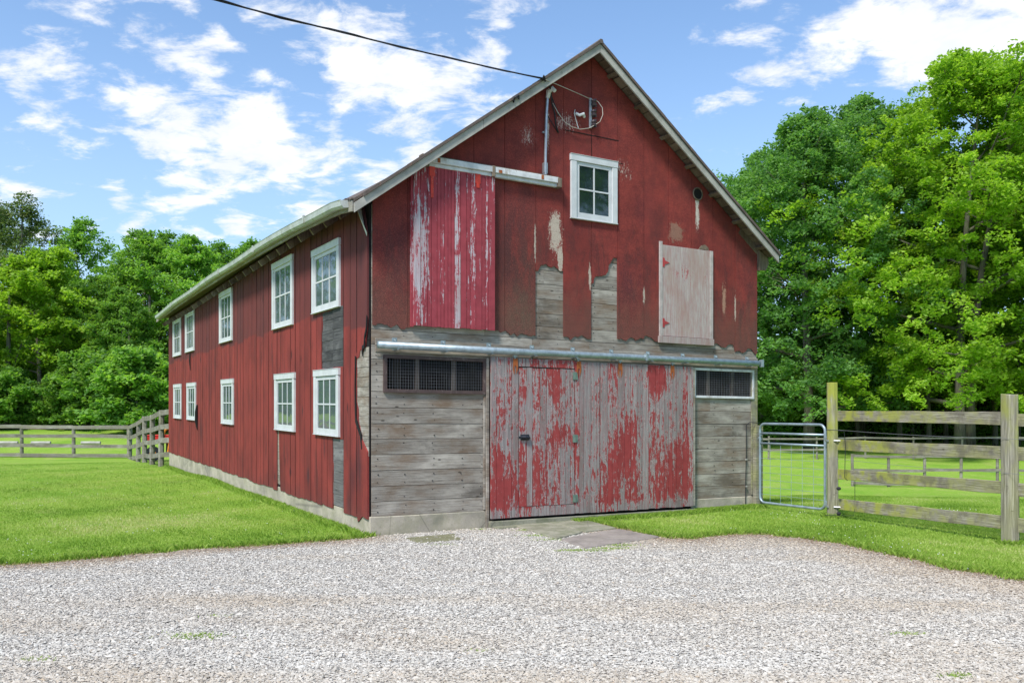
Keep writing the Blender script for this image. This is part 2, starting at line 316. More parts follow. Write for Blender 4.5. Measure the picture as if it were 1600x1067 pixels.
def m_red_side():
    m, t = mat('red_side'); v = t.obj(); x, y, z = t.sep(v); r = t.rnd()
    c = t.mix(t.sm(t.noise(t.map(v, (1, 1, .5)), 2.4, 5, .6), .35, .7), (.30, .052, .042), (.185, .036, .031))
    c = t.mix(1., c, t.ramp(r, [(0, .87), (1, 1.)]), 'MULTIPLY')
    wob = t.m('ADD', z, t.m('ADD', t.m('MULTIPLY', t.m('SUBTRACT', r, .5), .10), t.m('MULTIPLY', t.sm(y, 1.2, .9), .28)))
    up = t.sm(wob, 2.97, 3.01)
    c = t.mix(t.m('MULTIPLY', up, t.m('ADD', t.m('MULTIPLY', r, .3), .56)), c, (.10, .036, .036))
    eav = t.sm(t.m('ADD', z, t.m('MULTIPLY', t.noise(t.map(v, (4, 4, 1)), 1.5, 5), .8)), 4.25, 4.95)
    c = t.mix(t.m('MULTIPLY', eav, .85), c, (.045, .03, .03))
    st = t.noise(t.map(v, (3, 3, .6)), 1.5, 6, .68)
    c = t.mix(t.sm(st, .54, .70, 0., .6), c, (.075, .028, .027))
    bl = t.vor(t.map(v, (2.2, 2.2, .9)), 1.0)
    c = t.mix(t.sm(bl, .10, .03, 0., .85), c, (.02, .012, .014))
    for cv, cz, rv, rz, w in [(.35, .9, .22, .5, .7), (10.4, 2.6, .4, .8, .4), (11.5, 1.1, .3, .6, .6), (12.0, 1.4, .12, .35, .95), (11.6, 2.85, .10, .12, .95), (.25, 3.55, .2, .4, .55), (.1, 4.2, .25, .35, .8), (.6, .7, .18, .4, .55), (.72, .35, .2, .3, .6), (2.6, .6, .12, .2, .8), (1.8, 1.05, .06, .25, .7), (3.6, .6, .1, .12, .8), (2.9, 1.6, .05, .12, .9), (2.3, 1.75, .04, .1, .9), (4.6, .45, .1, .12, .7), (13.2, .8, .3, .6, .4), (8.6, 1.0, .2, .6, .35)]:
        if w: c = t.mix(t.m('MULTIPLY', t.spot(v, (0, cv, cz), (9, rv, rz)), w), c, (.05, .025, .03))
    n = t.noise(t.map(v, (22, 22, 5)), 1.3, 6, .7)
    c = t.mix(t.sm(n, .76, .80, 0., .7), c, (.45, .30, .28))
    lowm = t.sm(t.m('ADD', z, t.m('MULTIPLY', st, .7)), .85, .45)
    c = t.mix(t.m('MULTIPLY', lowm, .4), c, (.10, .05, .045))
    gr = t.noise(v, 150, 2, .7)
    c = t.mix(t.sm(gr, .44, .62, 0., .42), c, (.10, .02, .018))
    t.out(c, .85, t.m('ADD', t.m('MULTIPLY', gr, .5), t.m('MULTIPLY', t.noise(t.map(v, (3, 3, .7)), 2.5, 3), 2.)), .4, .008, spec=.2); M['red_side'] = m
m_red_side()
def simple(name, col, rough=.6, metal=0., var=.25, sc=6., dirt=None, bump=.1, spec=.4, dth=(.55, .72), **kw):
    m, t = mat(name); v = t.obj()
    c = t.mix(t.sm(t.noise(v, sc, 5, .6), .35, .68), col, tuple(a*(1-var) for a in col))
    if dirt: c = t.mix(t.sm(t.noise(t.map(v, (1, 1, .5)), sc*1.7, 6, .7), dth[0], dth[1], 0., .8), c, dirt)
    t.out(c, rough, t.noise(v, sc*8, 3), bump, .003, metal=metal, spec=spec, **kw); M[name] = m
simple('white_paint', (.58, .59, .59), .6, dirt=(.36, .33, .29), sc=7, dth=(.62, .80), var=.12)
simple('white_old', (.66, .66, .66), .6, dirt=(.32, .27, .22), sc=7, dth=(.52, .7))
simple('rake_paint', (.40, .38, .335), .85, dirt=(.20, .185, .15), sc=4, var=.3, bump=.4)
simple('hatch_trim', (.46, .40, .37), .8, dirt=(.3, .22, .2), sc=8)
simple('galvanised', (.36, .43, .46), .45, metal=.5, var=.3, sc=14, dirt=(.45, .49, .50))
simple('gate_steel', (.36, .44, .50), .45, metal=.5, var=.3, sc=9)
simple('conduit_metal', (.48, .48, .50), .4, metal=.7)
simple('rust', (.36, .10, .025), .85, dirt=(.12, .05, .03), sc=20)
simple('orange_red', (.62, .05, .03), .6, dirt=(.5, .3, .25), sc=20)
simple('hinge_red', (.42, .05, .05), .7)
simple('green_metal', (.14, .21, .165), .8, dirt=(.22, .22, .2), sc=18)
simple('black_iron', (.02, .022, .03), .45)
simple('near_black', (.008, .007, .007), .95, bump=0)  # for nail heads, tears, and shade painted into gaps and openings
simple('brown_frame', (.085, .055, .05), .7, dirt=(.2, .16, .14), sc=12)
simple('mesh_wire', (.26, .26, .28), .5, metal=.3)
simple('cable_black', (.018, .018, .022), .6)
simple('cable_white', (.50, .45, .38), .6)
simple('porcelain', (.045, .03, .035), .3)
simple('gutter_metal', (.47, .49, .45), .5, dirt=(.27, .28, .18), sc=4, var=.25, dth=(.50, .72))
simple('shingle', (.13, .10, .085), .9, dirt=(.25, .13, .09), sc=12, bump=.5)
simple('rubber_white', (.42, .40, .36), .7)
simple('machine_red', (.55, .02, .015), .45)
simple('machine_orange', (.75, .25, .03), .5)
simple('lichen_stone', (.19, .18, .10), .95, dirt=(.09, .12, .03), sc=9, bump=.5)
def m_concrete(name, base, dark, moss, mossk, zmoss=None):
    m, t = mat(name); v = t.obj(); x, y, z = t.sep(v)
    n = t.noise(v, 2.2, 7, .65); c = t.mix(t.sm(n, .35, .68), base, dark)
    c = t.mix(t.sm(t.noise(v, 30, 4, .7), .5, .7, 0., .4), c, tuple(a*.6 for a in dark))
    if mossk: c = t.mix(t.m('MULTIPLY', t.sm(t.noise(v, 3.4, 6, .7), .42, .62), mossk), c, moss)
    if zmoss: c = t.mix(t.sm(t.noise(t.map(v, (1, .5, 1)), .9, 5, .7), .52, .66, 0., .5), c, (.15, .15, .12))
    if zmoss: c = t.mix(t.m('MULTIPLY', t.sm(t.m('ADD', z, t.m('MULTIPLY', n, .22)), .17, .02), .75), c, (.055, .065, .03))
    cr = t.vor(t.map(v, (1, 1, .35)), .9, 'DISTANCE_TO_EDGE')
    c = t.mix(t.sm(cr, .006, .0, 0., .45), c, (.10, .09, .08))
    t.out(c, .92, t.m('ADD', n, t.noise(v, 60, 3)), .4, .006, spec=.15); M[name] = m
m_concrete('foundation_concrete', (.50, .44, .345), (.35, .31, .25), (.22, .22, .12), .35, True)
m_concrete('slab_green', (.31, .295, .225), (.22, .21, .155), (.10, .12, .05), .5)
m_concrete('slab_brown', (.33, .285, .25), (.22, .19, .17), (.10, .10, .05), .15)
def m_glass(name, base, rough, spots=True):
    m, t = mat(name); v = t.obj()
    c = base
    if spots: c = t.mix(t.sm(t.noise(t.map(v, (1, 1, .5)), 34, 3, .7), .66, .74, 0., .5), base, (.35, .38, .40))
    p = t.out(c, rough, t.noise(v, 3.0, 2), .25, .01, spec=.5); p.inputs['IOR'].default_value = 2.2; M[name] = m
m_glass('glass_dark', (.012, .02, .024, 1), .06); m_glass('glass_side', (.09, .12, .125, 1), .03)

def m_leaf(name, cols, trans=.4, vary=.3):
    m, t = mat(name); r = t.rnd(); oi = t.n('ShaderNodeObjectInfo').outputs['Random']
    c = t.ramp(r, [(i/(len(cols)-1), c_) for i, c_ in enumerate(cols)])
    c = t.mix(1., c, t.ramp(oi, [(0, 1-vary), (1, 1.)]), 'MULTIPLY')
    d = t.n('ShaderNodeBsdfPrincipled', {'Base Color': c, 'Roughness': .55, 'Specular IOR Level': .35})
    tr = t.n('ShaderNodeBsdfTranslucent', {'Color': t.mix(1., c, (1.25, 1.35, .55, 1), 'MULTIPLY')})
    mx = t.n('ShaderNodeMixShader', {0: trans, 1: d.outputs[0], 2: tr.outputs[0]})
    t.L.new(mx.outputs[0], t.n('ShaderNodeOutputMaterial').inputs[0]); M[name] = m
m_leaf('leaf_bright', [(.17, .30, .025), (.29, .46, .04), (.43, .60, .08)], .55, .10)
m_leaf('leaf_mid', [(.12, .26, .05), (.22, .41, .07), (.34, .54, .10)], .55, .22)
m_leaf('leaf_dark', [(.10, .23, .07), (.17, .34, .09), (.26, .45, .13)], .55, .2)
m_leaf('leaf_airy', [(.08, .14, .05), (.16, .24, .08), (.26, .30, .11)], .4, .2)
m_leaf('leaf_woods', [(.10, .21, .045), (.17, .32, .065), (.26, .42, .09)], .35, .0)
m_leaf('grass_blade', [(.14, .25, .025), (.25, .385, .05), (.38, .49, .10), (.55, .54, .25)], .35, .0)
simple('clover_white', (.75, .75, .68), .8)
m_, t = mat('bark'); v = t.obj(); g = t.noise(t.map(v, (9, 9, 1.2)), 2., 6, .65, .4)
t.out(t.mix(t.sm(t.noise(v, 2.5, 4), .45, .65), t.ramp(g, [(.3, (.05, .042, .035)), (.7, (.19, .17, .14))]), (.14, .14, .09)), .95, g, .8, .03, spec=.1); M['bark'] = m_

simple('pale_bark', (.36, .31, .24), .95, dirt=(.18, .15, .12), sc=3)
def ground_mats():
    m, t = mat('lawn'); v = t.obj(); x, y, z = t.sep(v)
    a = t.noise(v, .55, 5, .6); b = t.noise(v, 4., 6, .65); f = t.noise(t.map(v, (1, 1, 1)), 55, 5, .75)
    c = t.mix(t.sm(a, .35, .65), (.26, .42, .05), (.35, .48, .08))
    c = t.mix(t.sm(b, .50, .70, 0., .6), c, (.46, .48, .15))
    c = t.mix(t.m('MULTIPLY', t.spot(v, (-5.2, 12.4, 0), (1.6, 1.6, 9)), t.sm(b, .4, .65, .1, .55)), c, (.52, .45, .22))
    c = t.mix(t.sm(t.noise(v, .9, 6, .7), .50, .66, 0., .55), c, (.50, .47, .17))
    c = t.mix(t.sm(t.noise(t.map(v, loc=(7, 3, 0)), .35, 4, .6), .52, .70, 0., .55), c, (.15, .33, .03))
    c = t.mix(t.sm(f, .40, .62, .75, 0.), c, (.12, .24, .02))
    t.out(c, .95, f, .8, .03, spec=.1); M['lawn'] = m
    m, t = mat('gravel_bed'); v = t.obj(); e = t.n('ShaderNodeAttribute', attribute_name='edge').outputs['Fac']
    vo = t.n('ShaderNodeTexVoronoi', {'Vector': v, 'Scale': 62.}); d = vo.outputs[0]; vc = t.sep(vo.outputs[1])[0]
    c = t.ramp(vc, [(0, (.27, .25, .23)), (.35, (.37, .345, .32)), (.7, (.50, .465, .42)), (1, (.58, .54, .49))])
    c = t.mix(t.sm(d, .45, .62, 0., .8), c, (.20, .175, .155))
    n = t.noise(v, 1.6, 7, .68)
    n5 = t.noise(t.map(v, (.45, 1, 1)), 1.1, 6, .65)
    k = t.m('ADD', t.m('MULTIPLY', e, .85), t.m('MULTIPLY', t.sm(n5, .56, .72), .6), clamp=True)
    c = t.mix(t.m('MULTIPLY', k, t.sm(n, .36, .58, .25, .9)), c, (.36, .25, .165))
    t.out(c, .95, t.m('SUBTRACT', 1., d), .9, .012, spec=.12); M['gravel_bed'] = m
    m, t = mat('stone'); r = t.rnd(); k = t.n('ShaderNodeAttribute', attribute_name='tint').outputs['Fac']
    c = t.ramp(r, [(0, (.19, .18, .165)), (.08, (.33, .305, .275)), (.3, (.46, .43, .38)), (.75, (.56, .525, .47)), (.95, (.67, .63, .57)), (1, (.40, .31, .22))])
    c = t.mix(t.m('MULTIPLY', k, .68), c, (.42, .335, .24))
    t.out(c, .9, None, spec=.1); M['stone'] = m
    simple('dirt_track', (.30, .22, .15), .95, dirt=(.2, .16, .1), sc=2)
    m, t = mat('dry_thatch'); r = t.rnd(); t.out(t.ramp(r, [(0, (.18, .10, .055)), (.6, (.36, .22, .13)), (1, (.45, .34, .20))]), .95, spec=.1); M['dry_thatch'] = m
ground_mats()

# ------------------------------------------------------------ terrain
def sstep(x): x = np.clip(x, 0, 1); return x*x*(3-2*x)
def hz(x, y):
    x = np.asarray(x, float); y = np.asarray(y, float)
    L = np.interp(y, [19, 27, 36, 52, 80, 140], [0, -.12, -.42, 1.1, 2.0, 3.0])
    Rr = np.interp(y, [14.4, 20, 30, 45, 70, 140], [0, -.4, -1.35, -.8, .5, 2.])
    w = sstep((x+4)/7.)
    bump = .035*np.sin(x*.9+1.3)*np.sin(y*.7)*sstep((y-12)/6)
    return L*(1-w)+Rr*w+bump
def gpos(px, py):    # ground intersection of a sight line: only used to read off positions
    s = np.linspace(4, 200, 4000); X = (px-800)/1347*s; Z = 1.6-(py-642)/1347*s
    i = np.argmax(Z <= hz(X, s)); return X[i], s[i]
ax = np.concatenate([-np.geomspace(500, 26, 24), np.arange(-25, 26, .5), np.geomspace(26, 500, 24)])
ay = np.concatenate([-np.geomspace(400, 11, 18), np.arange(-10, 60, .5), np.geomspace(60, 600, 26)])
X, Y = np.meshgrid(ax, ay); Z = hz(X, Y); nx, ny = len(ax), len(ay)
idx = np.arange(nx*ny).reshape(ny, nx)
Fq = np.stack([idx[:-1, :-1], idx[:-1, 1:], idx[1:, 1:], idx[1:, :-1]], -1).reshape(-1, 4)
npmesh('ground', np.stack([X, Y, Z], -1).reshape(-1, 3), Fq, M['lawn'], smooth=True, kind='structure')

edgeL = [(-16, 2.2), (-12, 5.2), (-9, 6.9), (-7, 8.0), (-5.267, 8.869), (-4.746, 9.132), (-4.229, 9.494), (-3.687, 9.932), (-3.005, 10.118), (-2.473, 10.412), (-2.049, 10.617), (-1.809, 10.83)]
edgeR = [(.988, 12.60), (1.36, 11.95), (1.72, 11.167), (1.95, 10.80), (2.229, 10.722), (2.722, 11.06), (3.333, 11.15), (3.783, 10.617), (4.074, 9.978), (4.25, 9.37), (4.50, 8.586), (4.85, 8.05), (5.6, 7.1), (7.5, 5.4), (12, 3.2), (18, 1.5)]
def subdiv(pts, d, amp, seed):
    rs = np.random.RandomState(seed); out = []
    for (a, b) in zip(pts[:-1], pts[1:]):
        a = np.array(a); b = np.array(b); n = max(1, int(np.linalg.norm(b-a)/d))
        for i in range(n): out.append(a+(b-a)*i/n)
    out.append(np.array(pts[-1])); o = np.array(out)
    k = np.convolve(rs.randn(len(o)), np.ones(3)/3, 'same')[:, None]; o[1:-1] += amp*(rs.randn(len(o), 2)*.4+k)[1:-1]
    return o
EL = subdiv(edgeL, .12, .055, 1); ER = subdiv(edgeR, .12, .055, 2)
GP = np.vstack([EL, [(-1.7, 11.15), (.0, 12.1), (.9, 12.62)], ER, [(18, -14), (-16, -14)]])
def inpoly(x, y, P):
    c = np.zeros(x.shape, bool); j = len(P)-1
    for i in range(len(P)):
        xi, yi = P[i]; xj, yj = P[j]
        k = ((yi > y) != (yj > y)) & (x < (xj-xi)*(y-yi)/(yj-yi+1e-12)+xi); c ^= k; j = i
    return c
EDG = np.vstack([EL, ER])
def edist(x, y):
    d = np.full(x.shape, 1e9)
    for p, q in zip(EDG[:-1:2], EDG[1::2]): d = np.minimum(d, (x-(p[0]+q[0])/2)**2+(y-(p[1]+q[1])/2)**2)
    return np.sqrt(d)
# gravel yard sheet: fine grid cells cut to the outline
tri = tessellate_polygon([[Vector((p[0], p[1], 0)) for p in GP]])
import bmesh
bm = bmesh.new(); vv = [bm.verts.new((p[0], p[1], .006)) for p in GP]
for a in tri:
    try: bm.faces.new([vv[i] for i in a])
    except ValueError: pass
for k in range(3): bmesh.ops.subdivide_edges(bm, edges=[e for e in bm.edges if e.calc_length() > .5], cuts=1, use_grid_fill=False)
bmesh.ops.triangulate(bm, faces=bm.faces)
bmesh.ops.recalc_face_normals(bm, faces=bm.faces)
me = bpy.data.meshes.new('gravel_yard'); bm.to_mesh(me); bm.free()
co = np.array([v.co[:] for v in me.vertices]); ed = edist(co[:, 0], co[:, 1])
at_ = me.attributes.new('edge', 'FLOAT', 'POINT'); at_.data.foreach_set('value', np.clip(1-ed/.5, 0, 1).astype(np.float32))
me.materials.append(M['gravel_bed']); o = bpy.data.objects.new('gravel_yard', me); COL.objects.link(o); tag(o, kind='structure')

rng = np.random.RandomState(7)
def wnoise(x, y, s, seed):
    r = np.random.RandomState(seed); o = 0
    for i in range(6):
        a, b, p = r.uniform(-1, 1, 3); k = s*(1+i*.6); o = o+np.sin((a*x+b*y)*k*2+p*9)/(1+i*.4)
    return o/3
# loose stones
N = 660000
y = 4.3+(12.6-4.3)*rng.rand(N)**1.25; x = (rng.rand(N)*2-1)*(y*.62+1.3)
k = inpoly(x, y, GP); x, y = x[k], y[k]; n = len(x)
ed = edist(x, y); keep = rng.rand(n) < np.clip(.35+ed*1.6, 0, 1); x, y, ed = x[keep], y[keep], ed[keep]; n = len(x)
size = (.0048+.0062*rng.rand(n)**2)*(1+.8*(rng.rand(n) < .025)+.3*(rng.rand(n) < .1))
oct_ = np.array([(1, 0, 0), (-1, 0, 0), (0, 1, 0), (0, -1, 0), (0, 0, 1), (0, 0, -1)], float)
of = np.array([(0, 2, 4), (2, 1, 4), (1, 3, 4), (3, 0, 4), (2, 0, 5), (1, 2, 5), (3, 1, 5), (0, 3, 5)])
V = oct_[None]*size[:, None, None]*(1+.45*rng.randn(n, 6, 1).clip(-1, 1))+rng.randn(n, 6, 3)*size[:, None, None]*.28
V[:, :, 2] *= .45
a = rng.rand(n)*6.283; ca, sa = np.cos(a)[:, None], np.sin(a)[:, None]
V = np.stack([V[:, :, 0]*ca*1.2-V[:, :, 1]*sa*.9, V[:, :, 0]*sa*1.2+V[:, :, 1]*ca*.9, V[:, :, 2]], -1)
V += np.stack([x, y, .008+size*.35], -1)[:, None]
F = (of[None]+6*np.arange(n)[:, None, None]).reshape(-1, 3)
w = np.clip(1-ed/(.62+.5*(x > 1)+.3*wnoise(x, y, 1.2, 31)), 0, 1)*1.5+np.clip(wnoise(x*.6, y, 1.1, 3)-.05, 0, 1)*1.0+.10+.25*np.clip(wnoise(x*1.5, y*3, 1.7, 23)+.2, 0, 1)+.35*sstep((x-1.2)/2.5)*np.clip(wnoise(x, y*2, .9, 13)+.7, 0, 1)
w = np.clip(w*(.4+.8*rng.rand(n)), 0, 1)
npmesh('loose_gravel', V.reshape(-1, 3), F, M['stone'], rnd=np.repeat(rng.rand(n), 8), tint=np.repeat(w, 8), kind='stuff', label='pale grey crushed stone covering the yard in front of the barn', category='gravel')
# dry thatch along the gravel edge
E2 = EDG[rng.randint(0, len(EDG), 46000)]; sp_ = .10+.16*rng.rand(46000)*np.clip(1+wnoise(E2[:, 0], E2[:, 1], 1.5, 41), .2, 2); x = E2[:, 0]+rng.randn(46000)*sp_; y = E2[:, 1]+rng.randn(46000)*sp_-.08
k = (y > 4) & (x > -8) & (x < 8); x, y = x[k], y[k]; n = len(x)
a = rng.rand(n)*6.283; l = .02+.035*rng.rand(n); wv = .0016+.002*rng.rand(n)
dx_, dy_ = np.cos(a)*l, np.sin(a)*l
z0 = .014+.012*rng.rand(n); z1 = z0+.012*rng.randn(n).clip(-.7, 1)
V = np.stack([np.stack([x-dy_/l*wv, y+dx_/l*wv, z0], -1), np.stack([x+dy_/l*wv, y-dx_/l*wv, z0], -1), np.stack([x+dx_, y+dy_, z1], -1)], 1)
npmesh('dry_thatch', V.reshape(-1, 3), np.arange(3*n).reshape(-1, 3), M['dry_thatch'], rnd=rng.rand(n), kind='stuff', label='dry brown grass clippings scattered along the edge of the gravel', category='dry grass')

# ------------------------------------------------------------ barn frame
TH = R(29.8); BC = (-1.796, 10.996, 0); FX = Vector((math.cos(TH), math.sin(TH), 0)); SX = Vector((-math.sin(TH), math.cos(TH), 0))
def sh(p): return (p[0], p[1], p[2]-.0085*p[0]+.011*p[1])
def bw(u, v, z): p = Vector(BC)+FX*u+SX*v; return Vector((p.x, p.y, sh((u, v, z))[2]))
barn = empty('barn', BC, TH, label='old two-storey barn with peeling red siding, grey planks and sliding doors', cat='barn')
LB = 16.76; WB = 6.73
def B(): return MB(sh)
def zg(u): return 6.946-.747*abs(u-3.363)      # rake line
def ze(v): return float(np.interp(v, [-.3, .3, 2, 4.4, 7.5, 11.2, 14, 16.3, 17.1], [4.20, 4.27, 4.325, 4.35, 4.345, 4.315, 4.27, 4.215, 4.19]))
def zroof(u, v):
    rz_ = 6.946-min(.034*max(v+.3, 0), .42)
    if u < 3.363: b_ = zg(u)-(6.946-rz_); return b_+(ze(v)-(zg(-.33)-(6.946-rz_)))*max(0., 1-(u+.33)/.9)**1.5
    return zg(u)-(6.946-rz_)*(1-(u-3.363)/3.6)
random.seed(11)
# foundation
b = B()
for (a0, a1) in [(0, 1.66), (5.30, WB)]: b.box((a0+(.0 if a0 else 0), -.035, -.3), (a1, .2, .252), r=random.random())
b.box((1.66, .0, -.3), (5.30, .2, .05)); b.box((-.03, -.034, -1.), (.17, LB, .254)); b.box((WB-.17, .2, -2.), (WB, LB, .25)); b.box((.17, LB-.2, -2.), (WB-.17, LB, .25))
b.build('foundation', M['foundation_concrete'], barn, bevel=.01)
# front plank wall
holes = [(.20, 1.60, 1.88, 2.28), (5.40, 6.61, 1.89, 2.29), (3.10, 3.75, 4.50, 5.25), (5.36, 5.50, 5.01, 5.15)]
zs = [.25]
pl = [.25, .44, .634, .837, 1.04, 1.239, 1.438, 1.641, 1.85, 2.06, 2.26, 2.45, 2.64, 2.82, 3.0, 3.21, 3.42, 3.62, 3.83, 4.03, 4.24, 4.44, 4.65, 4.85, 5.05, 5.25, 5.46, 5.66, 5.86, 6.07, 6.27, 6.48, 6.68, 6.85]
b = B()
def ulim(z): h = (6.87-z)/.747; return max(0, 3.363-h), min(WB, 3.363+h)
nail = B()
for z0, z1 in zip(pl[:-1], pl[1:]):
    cuts = sorted({z0, z1}|{h for hh in holes for h in hh[2:] if z0+.01 < h < z1-.01})
    joints = [0]+sorted(random.uniform(.8, WB-.8) for _ in range(2))+[WB]
    dv = random.uniform(0, .006); rs = [random.random() for _ in joints]
    for c0, c1 in zip(cuts[:-1], cuts[1:]):
        lo, hi = ulim(c0 if c1 < 4.3 else c1)
        segs = [(max(a, lo), min(e, hi), i) for i, (a, e) in enumerate(zip(joints[:-1], joints[1:]))]
        for h in holes:
            if h[2] < (c0+c1)/2 < h[3]:
                ns = []
                for a, e, i in segs:
                    if a < h[0]: ns.append((a, min(e, h[0]), i))
                    if e > h[1]: ns.append((max(a, h[1]), e, i))
                segs = ns
        for a, e, i in segs:
            if e-a > .02:
                g0 = .006 if c0 == z0 else 0
                l2, h2 = ulim(c1); l1, h1 = ulim(c0)
                b.prism([(max(a, l1)+.001, c0+g0), (min(e, h1)-.001, c0+g0), (min(e, h2)-.001, c1), (max(a, l2)+.001, c1)], 1, -.022-dv, 0, r=rs[i])
    for uc in (.07, .45, .86, 1.28, 1.58, 5.38, 5.8, 6.2, 6.62, 2.5, 2.82, 3.44, 3.8):
        for q in (.28, .72): 
            zz = z0+(z1-z0)*q+random.uniform(-.01, .01); uu = uc+random.uniform(-.02, .02)
            if zz < 4.1 and not any(h[0]-.05 < uu < h[1]+.05 and h[2]-.06 < zz < h[3]+.06 for h in holes) and not (uc > 2 and uc < 5 and zz < 2.4) and random.random() < .8:
                s_ = random.uniform(.004, .008); nail.box((uu-s_, -.0305-dv*.0, zz-s_*.7), (uu+s_, -.02, zz+s_*.7))
pw = b.build('plank_wall', M['grey_plank'], barn)
nail.build('nail_heads', M['near_black'], pw)
# header board behind the door track
b = B(); b.box((.04, -.042, 2.36), (WB+.02, -.0285, 2.53), r=.6); b.box((.06, -.036, 2.30), (1.66, -.0285, 2.335), r=.2)
build_each(b, 'header_board', M['grey_plank'], barn, bevel=.003)
# corner posts
b = B(); b.box((WB-.13, -.045, .27), (WB+.012, -.0285, 2.36), r=.3); b.box((WB-.10, -.12, -.1), (WB+.06, -.046, 1.42), r=.8)
build_each(b, 'corner_board', M['fence_rail'], barn, bevel=.004)
# sheathing behind the side boards, coloured near-black so the gaps look shaded
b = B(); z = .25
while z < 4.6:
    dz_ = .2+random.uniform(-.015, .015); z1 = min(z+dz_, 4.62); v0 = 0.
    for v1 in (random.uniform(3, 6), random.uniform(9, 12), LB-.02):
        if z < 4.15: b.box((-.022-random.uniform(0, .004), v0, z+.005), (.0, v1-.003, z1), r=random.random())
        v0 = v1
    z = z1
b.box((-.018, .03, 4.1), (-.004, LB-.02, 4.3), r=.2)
b.build('side_sheathing', M['near_black'], barn)
b = B()
for i in range(11):
    z0 = 1.02+i*.127; 
    if z0 < 2.5: b.box((-.034-.004*(i % 2), .0, z0+.003), (-.0275, .42, z0+.125), r=random.random()*.5+.5)
b.build('corner_planks', M['grey_plank'], barn); b = B()
for i in range(6):
    b.box((-.034-.003*(i % 2), .95, .26+i*.16+.003), (-.0275, 1.42, .26+(i+1)*.16), 1, r=random.random())
b.build('corner_planks', [M['grey_plank'], M['stained_plank']], barn); b = B()
for i in range(6): b.box((-.036-.004*(i % 3), .98, 2.15+i*.148), (-.023, 1.405+.0*i, 2.295+i*.148), r=random.random()); b.box((-.034-.004*(i % 2), 1.409, 2.15+i*.148), (-.023, 1.95, 2.295+i*.148), r=random.random())
b.build('exposed_plank', M['dark_plank'], barn); b = B()
for i in range(6): b.box((-.031, 3.9, .30+i*.16+.003), (-.0275, 4.46, .30+(i+1)*.16), r=random.random())
b.build('corner_planks', M['grey_plank'], barn)
# red vertical side boards with missing and torn pieces
b = B(); widths = []
bounds = [.0, .20, .42, .67, .955]
v = .955
fixed = [1.41, 1.66, 1.92, 2.17, 2.47, 2.78, 3.05, 3.32, 3.60, 3.93, 4.20, 4.44]
bounds += fixed; v = 4.44
while v < LB-.3: v += random.choice([.22, .27, .31, .36, .44]); bounds.append(v)
bounds[-1] = LB
def ragged(a0, a1, z, amp, n=7): return [(a0+(a1-a0)*i/n, z+random.uniform(-amp, amp)) for i in range(n+1)]
for i, (a0, a1) in enumerate(zip(bounds[:-1], bounds[1:])):
    a0 += random.uniform(.003, .011); a1 -= random.uniform(.003, .009); top = lambda q: min(zroof(-.02, q), 9)-.07
    d = random.uniform(0, .006); r_ = random.random(); z0 = .20+random.uniform(-.014, .012)
    U0, U1 = -.028-.012-d, -.0285
    mid = (a0+a1)/2
    if i == 0:    # corner strip: only above 2.45 (torn, bulging) and below 1.1
        b.prism([(a0, 2.78), (a0+.03, 2.62), (a0+.06, 2.55), (a0+.10, 2.42), (a0+.15, 2.44), (a1, 2.36), (a1, 4.33), (a0+.16, 4.22), (a0+.08, 4.05), (a0, 3.80)], 0, U0-.01, U1, r=.9)
        b.prism([(a0-.01, .22), (a1, .24), (a1, 1.22), (a0+.12, 1.17), (a0+.06, 1.12), (a0, 1.08)], 0, U0-.01, U1, r=.4)
    elif i == 1:
        b.prism([(a0, 2.36), (a0+.08, 2.40), (a0+.13, 2.30), (a1, 2.28), (a1, top(a1)), (a0, 4.33)], 0, U0, U1, r=.7)
        b.prism([(a0, .24), (a0+.1, .18), (a1-.03, .14), (a1, .22), (a1, 1.72), (a1-.05, 1.62), (a1-.08, 1.45), (a0+.07, 1.33), (a0, 1.24)], 0, U0, U1, r=.35)
    elif 4 <= i <= 4:
        b.prism([(a0, 1.20), (a1, 1.2), (a1, 2.20), (a0, 2.20)], 0, U0, U1, r=r_)
        b.prism([(a0, 3.02), (a1, 3.02), (a1, top(a1)), (a0, top(a0))], 0, U0, U1, r=r_)
    elif abs(a0-1.92) < .03 or abs(a0-1.41) < .03:
        e_ = [(a0+random.uniform(-.035, .03), q) for q in np.linspace(2.95, .3, 22)]
        pts = [(a0, z0), (a1, z0), (a1, 2.19 if a0 < 1.6 else top(a1))]+([(a0, 2.18)] if a0 < 1.6 else [(a0, top(a0)), (a0, 3.03)])+[p for p in e_ if (p[1] < 1.2 if a0 < 1.6 else 2.2 < p[1] < 3.0)]
        b.prism(pts, 0, U0, U1, r=r_)
        if a0 < 1.6: b.prism([(a0, 3.02), (a1, 3.0), (a1, top(a1)), (a0, top(a0))], 0, U0, U1, r=r_)
    elif mid < 1.93 and mid > .95:
        b.prism([(a0, z0), (a1, z0+.02), (a1, 2.20), (a0, 2.18)], 0, U0, U1, r=r_)
        b.prism([(a0, 3.02), (a1, 3.0), (a1, top(a1)), (a0, top(a0))], 0, U0, U1, r=r_)
    elif 4.2 < mid < 4.44:
        b.prism([(a0, z0), (a0+.03, z0+.02), (a0+.07, .45), (a0+.10, .8), (a0+.13, 1.22), (a1, 1.24), (a1, top(a1)), (a0, top(a0))], 0, U0, U1, r=r_)
    else:
        k = random.random(); pts = [(a0, z0), (mid, z0+random.uniform(-.01, .01)), (a1, z0+random.uniform(-.01, .01)), (a1, top(a1)), (a0, top(a0))]
        b.prism(pts, 0, U0, U1, r=r_)
